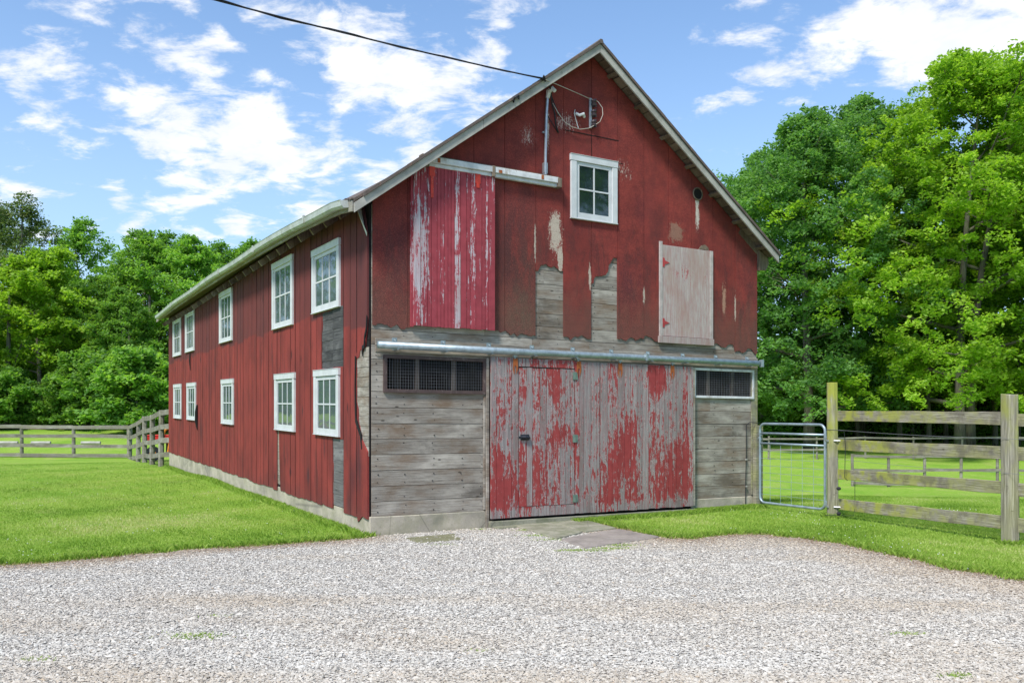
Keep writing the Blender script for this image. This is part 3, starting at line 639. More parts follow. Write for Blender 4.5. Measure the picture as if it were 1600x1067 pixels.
for a in bounds[2:-1]:  # near-black strips over the seams, standing in for shade in the gaps
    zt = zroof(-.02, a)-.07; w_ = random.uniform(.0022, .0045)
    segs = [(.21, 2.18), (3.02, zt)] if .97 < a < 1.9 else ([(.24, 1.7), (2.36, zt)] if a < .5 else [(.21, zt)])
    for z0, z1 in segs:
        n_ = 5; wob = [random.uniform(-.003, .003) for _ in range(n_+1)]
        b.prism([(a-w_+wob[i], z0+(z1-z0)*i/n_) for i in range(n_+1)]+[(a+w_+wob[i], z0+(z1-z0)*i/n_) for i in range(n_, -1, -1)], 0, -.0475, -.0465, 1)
b.build('board_siding', [M['red_side'], M['near_black']], barn)
# curled torn sheet at the corner and dark void under the eave
b = B(); b.add([(-.05, .02, 3.82), (-.05, .26, 4.28), (-.12, .30, 4.30), (-.13, .04, 4.05), (-.07, -.04, 3.86)], [(0, 1, 2, 3), (0, 3, 4)])
b.build('torn_flashing', M['white_old'], barn)
# red sheet siding on the front: columns with ragged bottoms
rag = [(0.026, 2.695), (.13, 2.72), (0.261, 2.676), (.33, 2.72), (.40, 2.66), (0.529, 2.70), (.56, 2.9), (0.60, 2.76), (1.2, 2.74), (1.765, 2.73), (1.886, 2.706), (1.95, 2.73), (2.018, 2.668), (2.08, 2.70), (2.13, 2.66), (2.194, 2.704), (2.3, 2.68), (2.425, 2.708),
       (2.434, 3.56), (2.47, 3.60), (2.52, 3.69), (2.595, 3.711), (2.68, 3.67), (2.757, 3.689), (2.82, 3.64), (2.892, 3.637),
       (2.90, 2.714), (2.95, 2.70), (3.032, 2.656), (3.088, 2.705), (3.15, 2.70), (3.223, 2.731), (3.28, 2.70), (3.348, 2.681), (3.384, 2.702),
       (3.393, 3.437), (3.42, 3.50), (3.44, 3.58), (3.485, 3.614), (3.57, 3.62), (3.648, 3.647), (3.69, 3.70), (3.70, 3.80), (3.741, 3.846), (3.80, 3.92), (3.851, 3.953),
       (3.862, 2.687), (3.95, 2.71), (4.015, 2.685), (4.08, 2.73), (4.135, 2.74), (4.2, 2.70), (4.28, 2.74), (4.35, 2.731), (4.38, 2.781), (4.5, 2.76), (4.60, 2.705), (5.2, 2.70), (5.77, 2.699), (5.82, 2.74), (5.88, 2.725), (5.96, 2.68), (6.046, 2.68), (6.10, 2.73), (6.195, 2.74),
       (6.243, 2.616), (6.32, 2.64), (6.414, 2.602), (6.48, 2.64), (6.52, 2.69), (6.60, 2.68), (6.674, 2.613), (6.70, 2.58), (6.732, 2.615)]
ru = np.array([p[0] for p in rag]); rz = np.array([p[1] for p in rag])
cols = [0, .485, .97, 1.45, 1.93, 2.429, 2.896, 3.388, 3.8565, 4.36, 4.84, 5.30, 5.755, 6.24, WB+.004]
b = B()
for i, (a0, a1) in enumerate(zip(cols[:-1], cols[1:])):
    a0 += .003; a1 -= .003
    inn = [(float(u), float(z)) for u, z in zip(ru, rz) if a0+.004 < u < a1-.004]
    pts = [(a0, inn[0][1] if i in (5, 7) else float(np.interp(a0, ru, rz)))]+inn+[(a1, inn[-1][1] if i in (4, 5, 6, 7) else float(np.interp(a1, ru, rz)))]
    if i in (6, 8): pts[0] = (a0, inn[0][1])
    fine = []
    for p, q in zip(pts[:-1], pts[1:]):
        nn = max(1, int(abs(q[0]-p[0])/.02))
        for k in range(nn):
            f = k/nn; fine.append((p[0]+(q[0]-p[0])*f, p[1]+(q[1]-p[1])*f+(random.uniform(-.012, .012) if 0 < k else 0)))
    pts = fine+[pts[-1]]
    topc = [(a1, zg(a1)-.085)]+([(3.363, zg(3.363)-.085)] if a0 < 3.363 < a1 else [])+[(a0, zg(a0)-.085)]
    d = random.uniform(0, .005); b.prism(pts+topc, 1, -.031-.010-d, -.0312, r=random.random())
ss = b.build('sheet_siding', M['red_sheet'], barn)
b = B()   # overlap seams of the upper sheets
b.box((2.92, -.0485, 5.66), (3.88, -.0465, 5.672)); b.box((3.385, -.0485, 5.35), (3.391, -.0465, 5.66)); b.box((3.84, -.0485, 5.33), (3.96, -.0465, 5.338))
build_each(b, 'sheet_seam', M['near_black'], ss)
# other walls (plain board)
b = B()
b.box((WB-.02, .01, .25), (WB+.01, LB, 4.3)); b.prism([(0.0, .25), (WB-.03, .25), (WB-.03, 4.30), (3.363, 6.80), (0.0, 4.30)], 1, LB-.02, LB+.01)
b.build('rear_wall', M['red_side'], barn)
b = B()
for i in range(24):
    b.box((WB-.06, i*.69+.05, .2), (WB-.022, i*.69+.69, 4.25)); b.box((.002, i*.69+.05, .2), (.03, i*.69+.69, 4.2))
b.box((.03, .9, 2.62), (WB-.06, LB-.05, 2.68)); b.box((.03, .01, .04), (WB-.06, LB-.05, .06))
for q in (1.0,): b.box((.05, q+1.2, .1), (2.4, q+1.26, 1.75)); b.box((4.6, q+1.2, .1), (6.6, q+1.26, 1.95))
for q in (.7, 1.9, 5.4, 6.2): b.box((q, 1.0, .1), (q+.12, 1.14, 2.6))
b.build('interior_boards', M['inside_wood'], barn)
# roof
def roof_side(sgn):
    b = B(); vs = list(np.linspace(-.3, 17.1, 30)); us = [-.33, -.15, .05, .3, .57, 1.5, 3.363] if sgn < 0 else [3.363, 5.2, 6.97]
    top, bot = [], []
    for v_ in vs:
        for u_ in us: z_ = zroof(u_, v_); top.append((u_, v_, z_+.012)); bot.append((u_, v_, z_-.03))
    k = len(us); n = len(vs); f = []; T_ = k*n
    for i in range(n-1):
        for j in range(k-1):
            a = i*k+j; f.append((a, a+1, a+k+1, a+k)); f.append((T_+a, T_+a+k, T_+a+k+1, T_+a+1))
        f.append((i*k, (i+1)*k, T_+(i+1)*k, T_+i*k)); f.append((i*k+k-1, T_+i*k+k-1, T_+(i+1)*k+k-1, (i+1)*k+k-1))
    for j in range(k-1): f.append((j, T_+j, T_+j+1, j+1)); a = (n-1)*k+j; f.append((a, a+1, T_+a+1, T_+a))
    b.add(top+bot, f); return b
b = roof_side(-1); b2 = roof_side(1); b.add([tuple(p) for p in b2.v], b2.f)
for i in range(160):   # lifted shingle butts along the left eave
    v_ = -.28+i*.108; z_ = ze(v_)+.012+random.uniform(0, .008); b.box((-.36, v_, z_-.016), (-.10, v_+.10, z_+.002), r=random.random(), jit=.004)
for s_ in (-1, 1):
    q = 0.
    while q < 3.5:   # shingle edge along the rakes
        l_ = random.uniform(.25, .34); q1 = min(q+l_, 3.62); o1 = random.uniform(0, .004)
        b.prism([(3.363+s_*q, zg(3.363+s_*q)-.030), (3.363+s_*q1, zg(3.363+s_*q1)-.030), (3.363+s_*q1, zg(3.363+s_*q1)+.013+o1), (3.363+s_*q, zg(3.363+s_*q)+.013)], 1, -.322-o1, -.29); q = q1
b.tube([(3.363, -.33, 6.94), (3.363, 3, 6.83)], .035, 6)
roof = b.build('roof', M['shingle'], barn)
b = B()
for s_ in (-1, 1):
    for (q0, q1) in ((0., 1.9), (1.9, 3.69 if s_ < 0 else 3.607)):
        pu = lambda q, o: (3.363+s_*q, zg(3.363+s_*q)-o)
        b.prism([pu(q0+.002, .033), pu(q1-.002, .033), pu(q1-.002, .155), pu(q0+.002, .155)], 1, -.300, -.272)
b.build('rake_board', M['rake_paint'], roof, bevel=.003)
b = B()   # soffit boards under the rake and eaves, lookouts and rafter tails
for s_ in (-1, 1):
    q = .05
    while q < 3.55:
        w_ = random.uniform(.10, .16); u_ = 3.363+s_*q; ang = math.atan(.747)*s_
        rot = Matrix.Translation((u_, 0, zg(u_)-.052)) @ Matrix.Rotation(ang, 4, 'Y')
        b.box((-.002, -.268, -.008), (w_*1.2, 0.3, random.uniform(.004, .012)), rot=rot, r=random.random()); q += w_+.006
    for k in range(7):
        q = .35+k*.5; u_ = 3.363+s_*q; rot = Matrix.Translation((u_, 0, zg(u_)-.07)) @ Matrix.Rotation(math.atan(.747)*s_, 4, 'Y')
        b.box((-.03, -.27, -.055), (.03, 0., -.012), rot=rot, r=random.random())
for v_ in np.arange(-.05, 16.9, .61):
    for s_ in (-1, 1):
        u_ = 6.58 if s_ > 0 else 0.05; zz = zroof(u_, v_)
        rot = Matrix.Translation((u_, v_, zz-.11)) @ Matrix.Rotation(math.atan(.735)*s_, 4, 'Y')
        if s_ > 0 or v_ > .5: b.box((-.36 if s_ < 0 else -.3, 0, -.06), (.3 if s_ < 0 else .44, .05, .05), rot=rot, r=random.random())
b.build('soffit_board', M['soffit_wood'], roof, bevel=.003)
b = B(); b.prism([(6.74, 3.98), (6.90, 4.0), (6.97, 4.12), (6.95, 4.2), (6.74, 4.33)], 1, -.08, -.03, r=.5)
b.build('eave_bracket', M['soffit_wood'], roof, bevel=.004)
# fascia and gutter at the left eave
b = B(); vs = np.linspace(-.26, 17.05, 40)
def sweep(b, prof, vs, zf, cap=True, mi=0):
    k = len(prof); vv = [(p[0], v_, zf(v_)+p[1]) for v_ in vs for p in prof]; f = []
    for i in range(len(vs)-1):
        for j in range(k): f.append((i*k+j, i*k+(j+1) % k, (i+1)*k+(j+1) % k, (i+1)*k+j))
    if cap: f += [tuple(range(k)), tuple((len(vs)-1)*k+j for j in reversed(range(k)))]
    b.add(vv, f, mi)
sweep(b, [(-.345, -.15), (-.318, -.15), (-.318, -.012), (-.345, -.012)], vs, ze)
b.build('eave_fascia', M['fascia_wood'], roof)
b = B()
prof = [(-.347, -.01), (-.347, -.100), (-.41, -.108), (-.438, -.08), (-.445, -.02), (-.452, -.006), (-.441, -.002), (-.435, -.02), (-.430, -.077), (-.408, -.101), (-.352, -.094), (-.352, -.01)]
sweep(b, prof, np.linspace(-.12, 16.6, 46), lambda v_: ze(v_)-.004-.012*math.sin(v_*1.3))
b.prism([(-.462, -.02+ze(-.1)), (-.438, -.08+ze(-.1)), (-.41, -.108+ze(-.1)), (-.347, -.10+ze(-.1)), (-.347, -.01+ze(-.1))], 1, -.135, -.122)
for v_ in (1.45, 4.45, 7.4, 10.5, 13.6):
    z_ = ze(v_); b.box((-.457, v_, z_-.105), (-.432, v_+.05, z_+.004))
b.build('gutter', M['gutter_metal'], barn)
# ---- windows
def window(side, a0, a1, z0, z1, cols_, rows, glass, proud=.0, sill=True, slope=0.):
    ax_ = 0 if side else 1; sgn = -1
    base = -.046 if side else -.0475
    def bx(b, p0, p1, d0, d1, **k):   # p=(a,z); d measured outward
        if side: b.box((base-d1, p0[0], p0[1]), (base-d0, p1[0], p1[1]), **k)
        else: b.box((p0[0], base-d1, p0[1]), (p1[0], base-d0, p1[1]), **k)
    w = .10 if side else .095; wt = .09; b = B(); th = .03
    bx(b, (a0, z0+.002), (a0+w, z1-wt-.002), -.02, th); bx(b, (a1-w, z0+.002), (a1, z1-wt-.002), -.02, th); bx(b, (a0-.01, z1-wt), (a1+.01, z1), -.02, th+.004); bx(b, (a0-.012, z1+.0005), (a1+.012, z1+.008), -.02, th+.010)
    bx(b, (a0-.006, z0-.014), (a1+.006, z0), -.02, th+.008)
    fr = b.build('window', M['white_paint'], barn, bevel=.003)
    s = .05; b = B(); i0, i1, j0, j1 = a0+w+.003, a1-w-.003, z0+.003, z1-wt-.005
    bx(b, (i0, j0), (i0+s, j1), -.018, .014); bx(b, (i1-s, j0), (i1, j1), -.018, .014)
    bx(b, (i0+s+.001, j1-s), (i1-s-.001, j1), -.018, .014); bx(b, (i0+s+.001, j0), (i1-s-.001, j0+.085), -.018, .014)
    k0, k1, l0, l1 = i0+s, i1-s, j0+.085, j1-s
    for c in range(1, cols_): x_ = k0+(k1-k0)*c/cols_; bx(b, (x_-.011, l0), (x_+.011, l1), -.016, .011)
    for c in range(1, rows): z_ = l0+(l1-l0)*c/rows; bx(b, (k0, z_-.011), (k1, z_+.011), -.016, .013)
    b.build('sash', M['white_paint'], fr)
    b = B()
    for c in range(cols_):
        for r_ in range(rows):
            A0 = k0+(k1-k0)*c/cols_+.002; A1 = k0+(k1-k0)*(c+1)/cols_-.002; Z0 = l0+(l1-l0)*r_/rows+.002; Z1 = l0+(l1-l0)*(r_+1)/rows-.002
            t0 = random.uniform(-.0022, .0022); t1 = random.uniform(-.001, .001)   # old panes sit slightly askew
            pts = [(A0, Z0, .004-t0), (A1, Z0, .004+t0), (A1, Z1, .004+t0+t1), (A0, Z1, .004-t0+t1)]
            if side: b.add([(base-d, a, z) for a, z, d in pts], [(0, 1, 2, 3)])
            else: b.add([(a, base-d, z) for a, z, d in pts], [(0, 1, 2, 3)])
    b.build('pane', glass, fr)
    return fr
for a0, a1, z0, z1 in [(1.07, 2.34, 3.04, 3.97), (3.41, 4.69, 2.97, 4.09), (7.97, 9.24, 2.99, 4.07), (12.42, 13.70, 3.0, 4.05), (14.47, 15.80, 2.98, 4.04)]: window(True, a0, a1, z0, z1, 3, 2, M['glass_side'])
for a0, a1 in [(1.09, 2.24), (3.30, 4.52), (7.85, 9.03), (12.20, 13.46), (14.42, 15.68)]: window(True, a0, a1, 1.24, 2.175, 3, 2, M['glass_side'])
window(False, 3.013, 3.839, 4.42, 5.335, 2, 2, M['glass_dark'])
# ---- screened vents
def vent(a0, a1, z0, z1, m_, w, muls, name):
    b = B(); v0, v1 = -.062, -.0285 if z0 > 9 else -.02
    b.box((a0, v0, z0), (a1, v1, z0+w)); b.box((a0, v0, z1-w), (a1, v1, z1)); b.box((a0, v0, z0+w+.001), (a0+w, v1, z1-w-.001)); b.box((a1-w, v0, z0+w+.001), (a1, v1, z1-w-.001))
    fr = b.build('vent_window', m_, barn, bevel=.002)
    b = B()
    for q, ww in muls: b.box((q-ww/2, -.045, z0+w), (q+ww/2, -.01, z1-w))
    build_each(b, 'mullion', M['inside_wood'], fr)
    b = B(); n = int((a1-a0-2*w)/.036)
    for i in range(1, n): x_ = a0+w+(a1-a0-2*w)*i/n; b.box((x_-.001, -.0535, z0+w), (x_+.001, -.051, z1-w))
    n = int((z1-z0-2*w)/.036)
    for i in range(1, n): z_ = z0+w+(z1-z0-2*w)*i/n; b.box((a0+w, -.0508, z_-.001), (a1-w, -.0483, z_+.001))
    b.build('wire_screen', M['mesh_wire'], fr); return fr
vent(.15, 1.632, 1.84, 2.325, M['brown_frame'], .045, [(.62, .055), (1.15, .055)], 'a')
vent(5.35, 6.65, 1.855, 2.33, M['white_old'], .038, [(5.66, .05), (6.18, .05)], 'b')
# ---- lower sliding doors
def boards(b, a0, a1, z0, z1, v0, v1, wmin, wmax, zj=.006, rr=None, step=False):
    a = a0
    while a < a1-.001:
        w = random.uniform(wmin, wmax)
        if a+w > a1-.05: w = a1-a
        d = random.uniform(0, .005); b.box((a+.003, v0-d, z0+random.uniform(-zj, zj)), (a+w-.003, v1, z1+random.uniform(-zj, zj)*.4), r=random.random()); a += w
b = B(); Va, Vb = -.105, -.075
boards(b, 1.68, 2.115, .15, 2.355, Va, Vb, .075, .135); boards(b, 3.05, 3.490, .15, 2.34, Va, Vb, .075, .135)
boards(b, 2.115, 3.05, 2.238, 2.35, Va, Vb, .09, .12, .001); boards(b, 2.115, 3.05, .15, .285, Va, Vb, .09, .12, .001)
b.box((1.70, Vb+.001, .3), (3.47, -.05, .42)); b.box((1.70, Vb+.001, 2.1), (3.47, -.05, 2.22))
dA = b.build('sliding_door', M['peel_door_a'], barn, label='left leaf of the sliding doors, mostly grey with a small door cut into it')
b = B(); boards(b, 2.119, 3.046, .292, 2.224, Va+.001, Vb, .08, .13, .001); b.build('wicket_door', M['peel_door_a'], dA)
b = B(); b.box((2.112, -.1085, 2.224), (3.05, -.09, 2.239)); b.build('door_gap', M['near_black'], dA)
b = B(); b.tube([(2.14, -.125, 1.262), (2.20, -.14, 1.258), (2.25, -.135, 1.25), (2.285, -.12, 1.245)], [.014, .026, .026, .016], 8); b.box((2.14, -.125, 1.215), (2.28, -.108, 1.295)); b.box((2.10, -.135, 1.235), (2.20, -.1255, 1.27))
b.build('latch', M['black_iron'], dA, smooth=False, bevel=.004)
for z_ in (2.13, 1.23, .37):
    b = B(); b.box((3.01, -.117, z_-.055), (3.10, -.1105, z_+.055)); b.tube([(3.05, -.119, z_-.058), (3.05, -.119, z_+.058)], .008, 6); b.build('hinge', M['green_metal'], dA, bevel=.002)
b = B(); boards(b, 3.500, 5.285, .155, 2.338, Va-.002, Vb, .075, .135); b.box((3.52, Vb+.001, .3), (5.25, -.05, .42)); b.box((3.52, Vb+.001, 2.1), (5.25, -.05, 2.22))
dB = b.build('sliding_door', M['peel_door_b'], barn, label='right leaf of the sliding doors, with wide red patches towards the bottom')
b = B(); b.box((5.287, -.10, .16), (5.335, -.06, 2.33), r=.9); b.box((1.632, -.07, .0), (1.672, -.03, 2.34), r=.4); b.box((1.60, -.045, .27), (1.63, -.0285, 1.82), r=.7)
build_each(b, 'door_jamb', M['grey_plank'], barn, bevel=.003)
for d_, q in ((dA, 2.06), (dA, 3.12), (dB, 3.86), (dB, 4.86)):
    b = B(); b.prism([(q-.035, 2.345), (q+.035, 2.345), (q+.04, 2.20), (q+.015, 2.13), (q+.012, 2.24), (q-.015, 2.24), (q-.018, 2.12), (q-.04, 2.19)], 1, -.117, -.1105)
    b.build('hanger_strap', M['rust'], d_)
# near-black sheet painted as the shade of the doorway, and sill
b = B(); b.box((1.68, -.045, .05), (5.29, -.03, 2.30)); b.build('doorway_shade', M['near_black'], barn)
b = B(); b.box((1.66, -.115, -.1), (5.32, -.002, .112), r=.4); b.box((1.70, -.26, -.12), (5.2, -.1155, .045), r=.3); b.build('door_sill', M['slab_green'], barn, bevel=.006)
# lower track: half-round galvanised hood with brackets and trolleys
b = B(); b.tube([(.045, -.12, 2.44), (2.5, -.12, 2.437), (4.3, -.12, 2.44), (6.70, -.12, 2.44)], .047, 14)
tr = b.build('door_track', M['galvanised'], barn, smooth=True)
b = B()
for i, q in enumerate(np.linspace(.30, 6.5, 10)):
    b.box((q-.035, -.0445, 2.385), (q+.035, -.0425, 2.545)); b.tube([(q, -.044, 2.52), (q, -.09, 2.50)], .012, 6)
    b.box((q-.012, -.18, 2.385), (q+.012, -.0435, 2.392)); b.build('track_bracket', M['galvanised'], tr, bevel=.002); b = B()
b.box((4.3, -.179, 2.40), (4.34, -.12, 2.50)); b.box((6.70, -.18, 2.38), (6.75, -.12, 2.5))
for q in (2.05, 3.10, 3.85, 4.86): b.box((q-.03, -.135, 2.365), (q+.03, -.105, 2.385)); b.box((q-.008, -.125, 2.34), (q+.008, -.113, 2.366))
build_each(b, 'track_bracket', M['galvanised'], tr, bevel=.002)
# ---- upper hay door and its track
b = B(); boards(b, .545, 1.742, 2.715, 4.825, -.105, -.078, .04, .10, .006); b.box((.60, -.0775, 3.0), (1.70, -.055, 3.1)); b.box((.60, -.0775, 4.4), (1.70, -.055, 4.5))
hd = b.build('hay_door', M['peel_hay'], barn)
b = B(); b.box((.515, -.075, 2.70), (.555, -.0455, 4.80)); b.build('door_stop', M['peel_hay'], hd)
for q in (.80, 1.475):
    b = B(); b.box((q-.04, -.117, 4.68), (q+.04, -.1105, 4.83), r=.5); b.box((q-.02, -.117, 4.40), (q+.02, -.1105, 4.68)) if q < 1 else b.box((q-.025, -.117, 4.62), (q+.025, -.1105, 4.68)); b.build('hanger_strap', M['orange_red'], hd, bevel=.002)
b = B(); b.box((.68, -.15, 4.855), (2.76, -.0475, 4.935)); b.box((.67, -.12, 4.805), (2.74, -.06, 4.854))
ht = b.build('hay_door_track', M['white_old'], barn, bevel=.006)
b = B(); b.box((.64, -.16, 4.79), (.74, -.045, 4.945)); b.box((1.68, -.156, 4.80), (1.725, -.05, 4.945)); b.box((2.735, -.157, 4.80), (2.80, -.05, 4.93)); b.box((.75, -.12, 4.936), (2.77, -.045, 4.955)); b.build('track_bracket', M['soffit_wood'], ht, bevel=.003)
b = B(); b.box((2.46, -.154, 4.87), (2.50, -.151, 4.93)); b.box((.86, -.154, 4.86), (.90, -.151, 4.92)); b.box((1.78, -.154, 4.86), (1.83, -.151, 4.90)); build_each(b, 'rust_spot', M['rust'], ht)
# ---- boarded hatch
b = B(); b.box((4.70, -.066, 2.80), (5.665, -.0475, 4.20)); ha = b.build('hatch', M['peel_hatch'], barn, bevel=.003)
b = B(); b.box((4.645, -.074, 2.795), (4.70, -.0475, 4.25), r=.8); b.box((5.667, -.074, 2.795), (5.735, -.0475, 4.20), r=.8); build_each(b, 'hatch_frame', M['hatch_trim'], ha, bevel=.003)
b = B(); b.box((4.625, -.088, 2.69), (5.745, -.0475, 2.793), r=.1); b.build('hatch_sill', M['peel_hatch'], ha, bevel=.003)
for z_ in (3.93, 3.00):
    b = B(); b.prism([(4.70, z_-.07), (4.735, z_-.07), (4.75, z_-.03), (4.84, z_), (4.75, z_+.03), (4.735, z_+.07), (4.70, z_+.07)], 1, -.0735, -.0665); b.build('hinge', M['hinge_red'], ha)
b = B(); b.prism([(5.44, 4.20), (5.5, 4.27), (5.57, 4.29), (5.64, 4.25), (5.66, 4.19), (5.55, 4.215)], 1, -.064, -.0485); b.build('torn_flap', M['soffit_wood'], ha)
# ---- round hole: black disc painted as the shade inside, and a ring
b = B(); b.tube([(5.43+.095*math.cos(a), -.052, 5.08+.095*math.sin(a)) for a in np.linspace(0, 2*math.pi, 17)[:-1]], .011, 6, closed=True); ho = b.build('flue_collar', M['soffit_wood'], barn, smooth=True)
b = B(); b.prism([(5.43+.091*math.cos(a), 5.08+.091*math.sin(a)) for a in np.linspace(0, 2*math.pi, 17)[:-1]], 1, -.049, -.030); b.build('hole_shade_disc', M['near_black'], ho)
# ---- service mast, insulators, wires
b = B(); b.tube([(2.565, -.085, 4.98), (2.565, -.085, 5.2), (2.58, -.085, 5.8), (2.60, -.088, 6.08)], .021, 8); b.box((2.535, -.10, 4.98), (2.597, -.046, 5.13)); b.box((2.53, -.075, 5.55), (2.61, -.045, 5.575)); b.tube([(2.565, -.075, 4.90), (2.565, -.075, 5.0)], .03, 8)
mast = b.build('service_mast', M['conduit_metal'], barn, bevel=.002)
b = B(); b.tube([(2.60, -.088, 6.05), (2.605, -.11, 6.14), (2.64, -.16, 6.17), (2.66, -.19, 6.13)], [.028, .04, .036, .026], 8); b.build('weatherhead', M['white_old'], mast)
b = B(); b.box((3.335, -.075, 5.76), (3.375, -.046, 6.20)); rk = b.build('insulator_rack', M['conduit_metal'], barn, bevel=.003)
for z_ in (6.13, 5.98, 5.83):
    b = B(); b.tube([(3.40, -.09, z_-.045), (3.40, -.09, z_-.02), (3.40, -.09, z_), (3.40, -.09, z_+.02), (3.40, -.09, z_+.045)], [.036, .042, .028, .042, .034], 10); b.tube([(3.37, -.06, z_+.05), (3.43, -.12, z_+.055)], .006, 5); b.tube([(3.37, -.06, z_-.05), (3.43, -.12, z_-.055)], .006, 5); b.build('insulator', M['porcelain'], rk)
b = B(); b.tube([(3.10, -.06, 5.93), (3.14, -.10, 5.90), (3.2, -.11, 5.93), (3.24, -.07, 5.9)], .022, 7); b.tube([(3.08, -.07, 5.98), (3.06, -.08, 5.92), (3.10, -.08, 5.80), (3.13, -.08, 5.72)], .006, 5); b.build('wire_clamp', M['white_old'], barn)
def cat(p0, p1, sag, n=10): p0 = Vector(p0); p1 = Vector(p1); return [p0.lerp(p1, i/n)-Vector((0, 0, sag*4*(i/n)*(1-i/n))) for i in range(n+1)]
b = B(); b.tube(cat((2.38, -.33, 6.20), (3.36, -.09, 6.17), -.005), .005, 5)
b.tube([(3.36, -.10, 6.17), (3.45, -.12, 6.15), (3.52, -.13, 6.07), (3.53, -.13, 5.97), (3.48, -.13, 5.86), (3.40, -.12, 5.80), (3.3, -.1, 5.74), (3.15, -.1, 5.70), (3.0, -.1, 5.71), (2.88, -.1, 5.76), (2.76, -.1, 5.88), (2.68, -.1, 5.99)], .0052, 5); b.build('service_wire', M['cable_white'], barn, smooth=True)
b = B(); b.tube([(2.38, -.33, 6.20), (2.52, -.25, 6.20), (2.62, -.14, 6.15), (2.68, -.08, 5.99), (2.74, -.06, 5.86), (2.76, -.06, 5.70), (2.80, -.06, 5.60)], .010, 6); b.tube([(2.66, -.1, 6.08), (2.74, -.08, 5.95), (2.80, -.07, 5.84), (2.83, -.07, 5.88)], .008, 6)
b.tube([(2.60, -.06, 5.83), (2.72, -.052, 5.70), (2.80, -.052, 5.60)], .006, 5); b.tube([(2.36, -.32, 6.18), (2.36, -.38, 6.23), (2.38, -.36, 6.21), (2.41, -.33, 6.17)], .012, 6)
b.tube([(1.92, -.305, 5.80), (1.90, -.36, 5.84), (1.96, -.37, 5.88), (2.0, -.31, 5.86)], .012, 6); build_each(b, 'service_drop', M['cable_black'], barn, smooth=True)
# black cable and pipe near the right corner, dark split on the side wall
b = B(); b.tube([(6.72, -.13, 1.46), (6.50, -.10, 1.47), (6.47, -.06, 1.42), (6.475, -.055, .9), (6.46, -.055, .5), (6.45, -.06, .05), (6.45, -.07, -.02)], .007, 6); cb = b.build('wall_cable', M['cable_black'], barn, smooth=True)
b = B(); 
for z_ in (.86, .42): b.box((6.455, -.07, z_-.012), (6.49, -.045, z_+.012))
build_each(b, 'cable_clip', M['rubber_white'], cb)
b = B(); b.tube([(-.06, 11.98, 1.62), (-.075, 12.0, 1.45), (-.065, 12.03, 1.2), (-.055, 12.0, 1.0)], [.02, .04, .045, .01], 6); b.tube([(-.05, 13.0, 2.95), (-.055, 13.03, 2.75), (-.05, 12.98, 2.5)], [.02, .03, .008], 5)
build_each(b, 'torn_board_edge', M['near_black'], barn)
# dark tears along the red boards by the corner
b = B(); b.prism([(.42, 2.3), (.44, 1.9), (.41, 1.5), (.22, 1.3), (.18, 1.12), (.205, 1.10), (.26, 1.27), (.44, 1.45), (.462, 1.9), (.45, 2.32)], 0, -.060, -.047); b.prism([(-.004, 2.8), (.02, 2.62), (.08, 2.52), (.09, 2.40), (.15, 2.40), (.17, 2.30), (.19, 2.36), (.17, 2.44), (.115, 2.45), (.10, 2.56), (.035, 2.66), (.012, 2.82)], 0, -.062, -.0505)
build_each(b, 'siding_tear', M['near_black'], barn)

# ------------------------------------------------------------ slabs in front of the doors
def slab(pts, z, m_, label, jit=.012):
    b = MB(); q = []
    for a, e in zip(pts, pts[1:]+pts[:1]):
        n_ = 6
        for i in range(n_): q.append((a[0]+(e[0]-a[0])*i/n_+random.uniform(-jit, jit), a[1]+(e[1]-a[1])*i/n_+random.uniform(-jit, jit)))
    b.prism(q, 2, -.05, z); return b.build('concrete_slab', m_, None, bevel=.008, label=label, cat='slab', group='slabs in front of the sliding doors')
slab([(.02, 11.93), (.50, 12.25), (.93, 11.28), (.56, 10.68)], .030, M['slab_green'], 'greenish slab at the left foot of the sliding doors, beside the gravel')
slab([(.52, 12.26), (1.00, 12.57), (1.41, 11.62), (.95, 11.27)], .032, M['slab_green'], 'greenish slab against the lawn, in front of where the two door leaves meet')
slab([(.60, 10.62), (1.40, 11.58), (1.86, 10.84), (.84, 9.95)], .026, M['slab_brown'], 'brownish scored slab farthest from the barn, between gravel and lawn')
slab([(-1.34, 10.80), (-.74, 11.16), (-.63, 10.66), (-1.14, 10.38)], .016, M['lichen_stone'], 'small mossy slab set in gravel below the brown screened vent')

# ------------------------------------------------------------ grass blades
def blades(x, y, hgt, wid, name, m_, label, rnd=None):
    n = len(x); z = hz(x, y); a = rng.rand(n)*6.283; l = hgt*(.6+.8*rng.rand(n)); w_ = wid*(.7+.6*rng.rand(n))
    ca, sa = np.cos(a)*w_, np.sin(a)*w_; t_ = rng.rand(n)*6.283; le = l*(.2+.8*rng.rand(n))
    mx_, my_ = np.cos(t_)*le*.35, np.sin(t_)*le*.35; ex, ey = np.cos(t_)*le, np.sin(t_)*le
    V = np.stack([np.stack([x-ca, y-sa, z-.005], -1), np.stack([x+ca, y+sa, z-.005], -1), np.stack([x+ca*.7+mx_, y+sa*.7+my_, z+l*.6], -1), np.stack([x+ex, y+ey, z+l], -1)], 1)
    return npmesh(name, V.reshape(-1, 3), np.arange(4*n).reshape(-1, 4), m_, rnd=rng.rand(n) if rnd is None else rnd, kind='stuff', label=label, category='grass')
BP = [(-1.83, 10.96), (4.05, 14.30), (-4.3, 28.9), (-10.2, 25.6)]
BPn = np.array([(BC[0]+FX.x*u+SX.x*v, BC[1]+FX.y*u+SX.y*v) for u, v in ((-.05, -.05), (WB+.05, -.05), (WB+.05, LB), (-.05, LB))])
SL = [np.array(p) for p in ([(.0, 11.95), (1.0, 12.6), (1.45, 11.6), (1.88, 10.84), (.84, 9.9), (.5, 10.7)],)]
